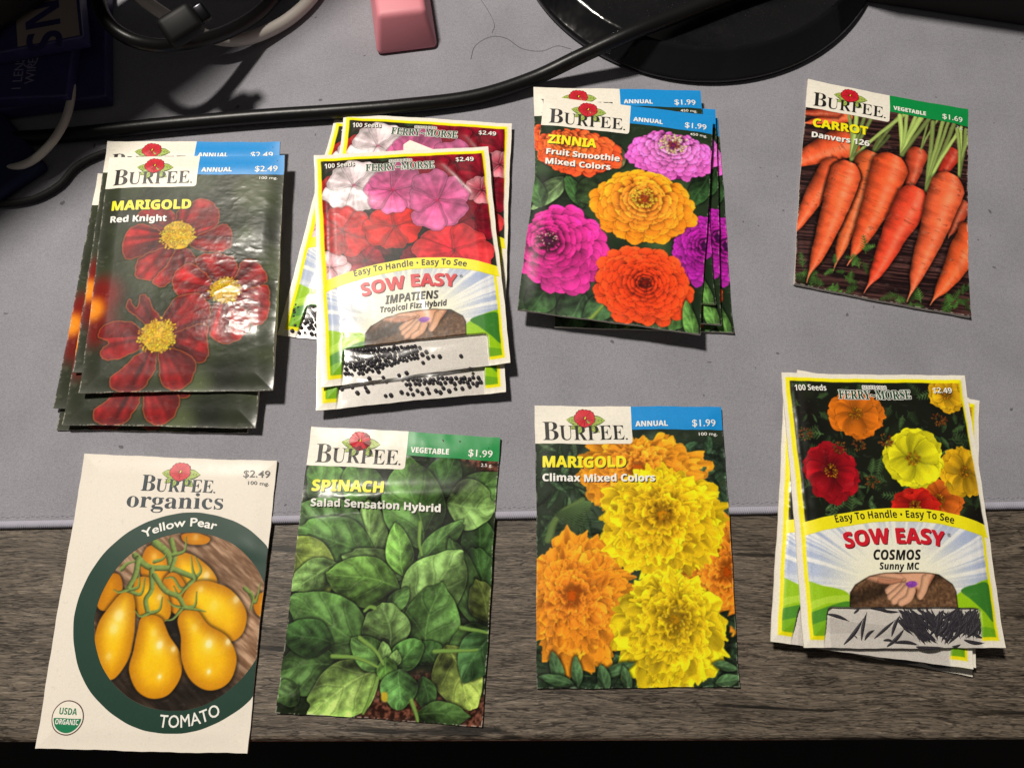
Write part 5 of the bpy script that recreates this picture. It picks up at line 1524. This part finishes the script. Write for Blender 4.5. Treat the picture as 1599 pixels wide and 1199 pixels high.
# ================================================================ things behind the packets
def f_gloss(nt, b):
    n = noise(nt, 60, 5, .7); n2 = noise(nt, 1300, 2, .6)
    nt.links.new(ramp(nt, n.outputs[0], [(.35, (.16,) * 3), (.75, (.42,) * 3)]).outputs[0], b.inputs['Roughness'])
    nt.links.new(ramp(nt, n2.outputs[0], [(.66, (.006, .006, .007)), (.8, (.08, .075, .07))]).outputs[0], b.inputs['Base Color'])
M_GLOSS = mat('glossy_black_plastic', rough=.2, build=f_gloss)
M_RIM = mat('polished_black_rim', (.006, .006, .007), .1, build=lambda nt, b: (nt.links.new(ramp(nt, noise(nt, 40, 3, sc=(1, 1, .2)).outputs[0], [(.4, (.06,) * 3), (.75, (.28,) * 3)]).outputs[0], b.inputs['Roughness']), bump(nt, b, noise(nt, 55, 3, sc=(1, 1, .1)).outputs[0], .45, .003)))
BR = .1005
bc = at(1103, 129, .002) + Vector((0, BR, -.002))
sb_ = thing('stand_base', 'round glossy black stand base under the end of the thick black cable', 'stand base', (bc.x, bc.y, 0))
V, F = lathe([(BR - .002, .0003), (BR, .0012), (BR, .0032), (BR - .0012, .0042), (BR - .0018, .0044), (BR - .0095, .0125), (BR - .0105, .0132), (BR - .0118, .0134)], 128)
link('rim', mesh('rim', V, F, M_RIM, smooth=True), sb_)
V, F = lathe([(BR - .0118, .0134), (BR - .0125, .0130), (BR - .03, .0132), (.04, .0136), (.022, .0138), (.0002, .0138)], 128)
link('top_plate', mesh('top_plate', V, F, M_GLOSS, smooth=True), sb_)

# black pink block
kb = at(625, 82, 0)
V, F = bevel_box(.0325, .046, .0185, .0026, 4, (.74, .74))
V = [Vector((v.x, v.y + (.0026 if v.z > .010 else 0), v.z - (.0012 * max(0, 1 - (v.x / .011) ** 2) * max(0, 1 - (v.y / .011) ** 2) if v.z > .0176 else 0))) for v in V]
ko = link('keycap', mesh('keycap', V, F, mat('pink_plastic', (.72, .25, .30), .55, build=lambda nt, b: bump(nt, b, noise(nt, 1500, 2).outputs[0], .2, .0002)), smooth=True))
ko.location = (kb.x, kb.y + .0222, .0001); ko.rotation_euler = (0, 0, math.radians(10))
tag(ko, 'big pink tapered keycap standing between the cables and the black stand base', 'keycap')

M_CABLE = mat('black_cable_jacket', (.006, .006, .0065), .36, .3, build=lambda nt, b: bump(nt, b, noise(nt, 300, 3).outputs[0], .15, .0005))
M_WCABLE = mat('white_cable_jacket', (.62, .57, .52), .42, build=lambda nt, b: bump(nt, b, noise(nt, 300, 3).outputs[0], .1, .0005))
def cable(name, pts, rad, m_, label, zs):
    P = [at(x, y, z) for (x, y), z in zip(pts, zs)]
    V, F = tube(P, rad)
    return tag(link(name, mesh(name, V, F, m_, smooth=True)), label, 'cable')
cable('power_cable', [(-60, 218), (40, 216), (130, 209), (250, 196), (400, 183), (520, 175), (630, 166), (740, 152), (830, 124), (905, 89), (980, 55), (1060, 24), (1160, -14), (1300, -60)], .0037, M_CABLE,
      'thick black cable running across the mat and up over the stand base', [.0038] * 8 + [.006, .0125, .0185, .0195, .0195, .019])
cable('looped_cable', [(470, -60), (440, -18), (405, 20), (360, 48), (305, 66), (250, 72), (200, 60), (165, 30), (150, -20), (155, -70)], .0033, M_CABLE, 'black cable in a loop above the red marigold stack', [.0075, .0085, .011, .017, .026, .034, .039, .040, .036, .03])
w1 = cable('white_cable', [(520, -60), (492, -10), (462, 22), (425, 46), (380, 62), (335, 60), (290, 42), (255, 22), (215, -8), (180, -50)], .0032, M_WCABLE, 'white cable with printed lettering crossing under the black loop', [.0034] * 3 + [.004, .007, .012, .018, .024, .028, .030])
# USB plug
pl = thing('cable_plug', 'small black plug with a metal tip lying inside the cable loop', 'plug', tuple(at(287, 46, .038)), (.5, -.1, .62))
V, F = bevel_box(.018, .013, .010, .003, 3)
link('plug_body', mesh('plug_body', V, F, mat('plug_black', (.004, .004, .0045), .55, .25), smooth=True), pl)
V, F = bevel_box(.006, .0085, .0036, .0014, 3, z0=.0032)
link('plug_tip', mesh('plug_tip', [(v.x + .011, v.y, v.z) for v in V], F, mat('tip_metal', (.04, .04, .045), .25, metal=1), smooth=True), pl)

cable('thin_white_cable', [(-50, 272), (0, 266), (45, 254), (78, 226), (98, 196), (108, 168), (112, 140), (110, 110)], .0019, M_WCABLE, 'thin white cable curving out from under the dark cartons at the left', [.0022, .004, .0095, .0115, .0112, .0105, .0104, .0104])
cable('dark_cable', [(-40, 318), (10, 318), (55, 310), (92, 290), (118, 262), (150, 244), (200, 228)], .0017, mat('dark_cord_jacket', (.008, .007, .007), .7), 'dark cord lying in the shadow left of the red marigold stack', [.0018] * 7)

# dark cartons stacked at the upper left
def f_carton(nt, b):
    nt.links.new(ramp(nt, noise(nt, 120, 3).outputs[0], [(.3, (.03, .028, .11)), (.7, (.045, .04, .15))]).outputs[0], b.inputs['Base Color'])
M_CART = mat('indigo_carton', rough=.45, build=f_carton)
M_CWHITE = mat('carton_cream', (.36, .29, .25), .5); M_CNAVY = mat('carton_deep_navy', (.01, .01, .04), .45); M_CPRINT = mat('carton_pale_print', (.32, .30, .42), .5)
def carton(corner_px, right_px, z0, z1, sx, sy, label):
    """corner_px: lower-right corner of the top face; right_px: a point up its right side"""
    p = at(*corner_px, z1); q = at(*right_px, z1)
    ey = (q - p).normalized(); ex = Vector((ey.y, -ey.x, 0))
    o = thing('carton', label, 'carton', (p.x, p.y, z0), (0, 0, math.atan2(ex.y, ex.x)), 'dark wipes cartons piled at the upper left')
    V, F = bevel_box(sx, sy, z1 - z0, .0008, 2)
    link('box', mesh('box', [(v.x - sx / 2, v.y + sy / 2, v.z) for v in V], F, M_CART), o)
    return o
def ctext(o, s_, x, y, size, z, m_, style='bold', rot=90, name='lettering', off=0.):
    V, F = glyphs(s_, style, off)
    k = size / cap_h(style); c_, n_ = math.cos(math.radians(rot)), math.sin(math.radians(rot))
    P = [(x + (a * c_ - b * n_) * k, y + (a * n_ + b * c_) * k, z) for a, b in V]
    me = mesh(name, P, F, m_)
    if len(me.polygons) and sum(p.normal.z for p in me.polygons) < 0: me.flip_normals()
    return link(name, me, o)
def crect(o, x0, y0, x1, y1, z, m_, name, r=.0):
    ol = rrect(x0, y0, x1, y1, (r,) * 4, 1.) if r else [(x0, y0), (x1, y0), (x1, y1), (x0, y1)]
    me = mesh(name, [(x, y, z) for x, y in ol], [tuple(range(len(ol)))], m_)
    if me.polygons[0].normal.z < 0: me.flip_normals()
    return link(name, me, o)
def small_print(o, x, y, z):
    for k, ln in enumerate((.030, .034, .026)):
        pass
c1_ = carton((165, 150), (165, 57), .001, .009, .085, .13, 'dark blue carton reaching furthest right at the foot of the pile')
c2_ = carton((104, 149), (115, 66), .0092, .016, .10, .14, 'dark blue carton in the middle of the pile, one wipe lettering on top')
c3_ = carton((130, 57), (124, -5), .0163, .024, .10, .12, 'uppermost dark blue carton with large lettering on a cream panel')
for o, z in ((c1_, .0082), (c2_, .007)):
    # round no-rinse mark and a lettered claim, running up the side
    P = []; F = []
    for i in range(32):
        a = i * math.pi / 16
        for rr in (.0042, .0049):
            P.append((-.020 + rr * .8 * math.cos(a), .022 + rr * math.sin(a), z))
    F = [(2 * i, 2 * i + 1, (2 * i + 3) % 64, (2 * i + 2) % 64) for i in range(32)]
    link('round_mark', mesh('round_mark', P, F, M_CPRINT), o)
ctext(c2_, '1 LENS', -.0225, .0035, .0045, .007, M_CPRINT, 'plain')
ctext(c2_, 'WIPE', -.0165, .0075, .0045, .007, M_CPRINT, 'plain')
crect(c3_, -.031, .0008, -.0015, .10, .0079, M_CWHITE, 'cream_panel')
ctext(c3_, 'LENS', -.0265, .0525, .0165, .0081, M_CART, 'bold', -90, 'title_lettering')
crect(c3_, -.075, .0035, -.038, .09, .0079, M_CNAVY, 'brand_panel', .008)
ctext(c3_, "nice 'N", -.0475, .045, .0052, .0081, M_CPRINT, 'plain', -90, 'brand_lettering')
ctext(c3_, 'CLEAN', -.0575, .040, .0052, .0081, M_CPRINT, 'plain', -90, 'brand_lettering')

# navy pouch at the left edge
V, F = bevel_box(.08, .055, .0075, .003, 4)
po = link('pouch', mesh('pouch', V, F, mat('navy_cloth', (.008, .014, .06), .8, build=lambda nt, b: bump(nt, b, noise(nt, 800).outputs[0], .4)), smooth=True))
po.location = at(-75, 285, 0); po.rotation_euler = (0, 0, .75)
tag(po, 'dark navy cloth pouch at the left edge beside the red marigold stack', 'pouch')

# dark block standing behind the mat at the upper right
p0, p1 = at(1366, 8), at(1599, 43)
d_ = (p1 - p0).normalized(); nn = Vector((-d_.y, d_.x, 0))
V, F = bevel_box(.26, .10, .045, .002, 2)
bo = link('dark_box', mesh('dark_box', V, F, mat('dark_brown_card', (.012, .009, .008), .8, build=lambda nt, b: bump(nt, b, noise(nt, 200).outputs[0], .2))))
ctr = p0 + d_ * .115 + nn * .05
bo.location = (ctr.x, ctr.y, .0001); bo.rotation_euler = (0, 0, math.atan2(d_.y, d_.x))
tag(bo, 'plain dark brown box standing at the upper right corner beyond the stand base', 'box')

# hair and lint on the mat
V, F = tube([at(735, 93, .0002), at(742, 72, .0003), at(765, 58, .0003), at(790, 60, .0003), at(815, 76, .0003), at(845, 80, .0003), at(870, 72, .0003), at(892, 77, .0002)], .000065, 5)
tag(link('hair_strand', mesh('hair_strand', V, F, M_CABLE)), 'fine curled hair lying on the mat between the pink keycap and the cable', 'hair')
V, F = tube([at(748, -5, .0002), at(765, 22, .0003), at(772, 40, .0003), at(768, 52, .0002)], .00006, 5)
tag(link('hair_strand', mesh('hair_strand', V, F, M_CABLE)), 'short fine hair at the top edge between the pink keycap and the stand base', 'hair')

# unseen panel added at the upper left to shade the cartons and cables
def occl(px, z):
    b = at(*px); t = 1 - z / LAMP.z
    return LAMP + (b - LAMP) * t
s0, s1 = occl((392, 78), .2), occl((34, 334), .2)
dd_ = (s1 - s0); L = dd_.length; dd_.normalize()
dn = Vector((-dd_.y, dd_.x, 0))
if dn.dot(LAMP - s0) < 0: dn = -dn
V, F = bevel_box(.42, .014, .172, .003, 2)
mo = thing('shade_panel', 'unseen black panel added beyond the cartons to shade them', 'shade_panel', tuple(((s0 + s1) / 2).to_tuple()[:2]) + (.0255,), (0, 0, math.atan2(dd_.y, dd_.x)))
link('blocking_panel', mesh('blocking_panel', [(v.x, v.y, v.z) for v in V], F, mat('shade_panel_black', (.01, .01, .011), .4)), mo)
sg = 1 if mo.matrix_basis.to_3x3().col[1].dot(LAMP - mo.location) > 0 else -1
V, F = bevel_box(.035, .016, .12, .003, 2)
link('stand_neck', mesh('stand_neck', [(v.x + .13, v.y + sg * .0155, v.z - .0215) for v in V], F, MATS['shade_panel_black'], smooth=False), mo)
V, F = bevel_box(.14, .07, .0045, .002, 2)
link('stand_foot', mesh('stand_foot', [(v.x + .13, v.y + sg * .03, v.z - .0253) for v in V], F, MATS['shade_panel_black'], smooth=False), mo)
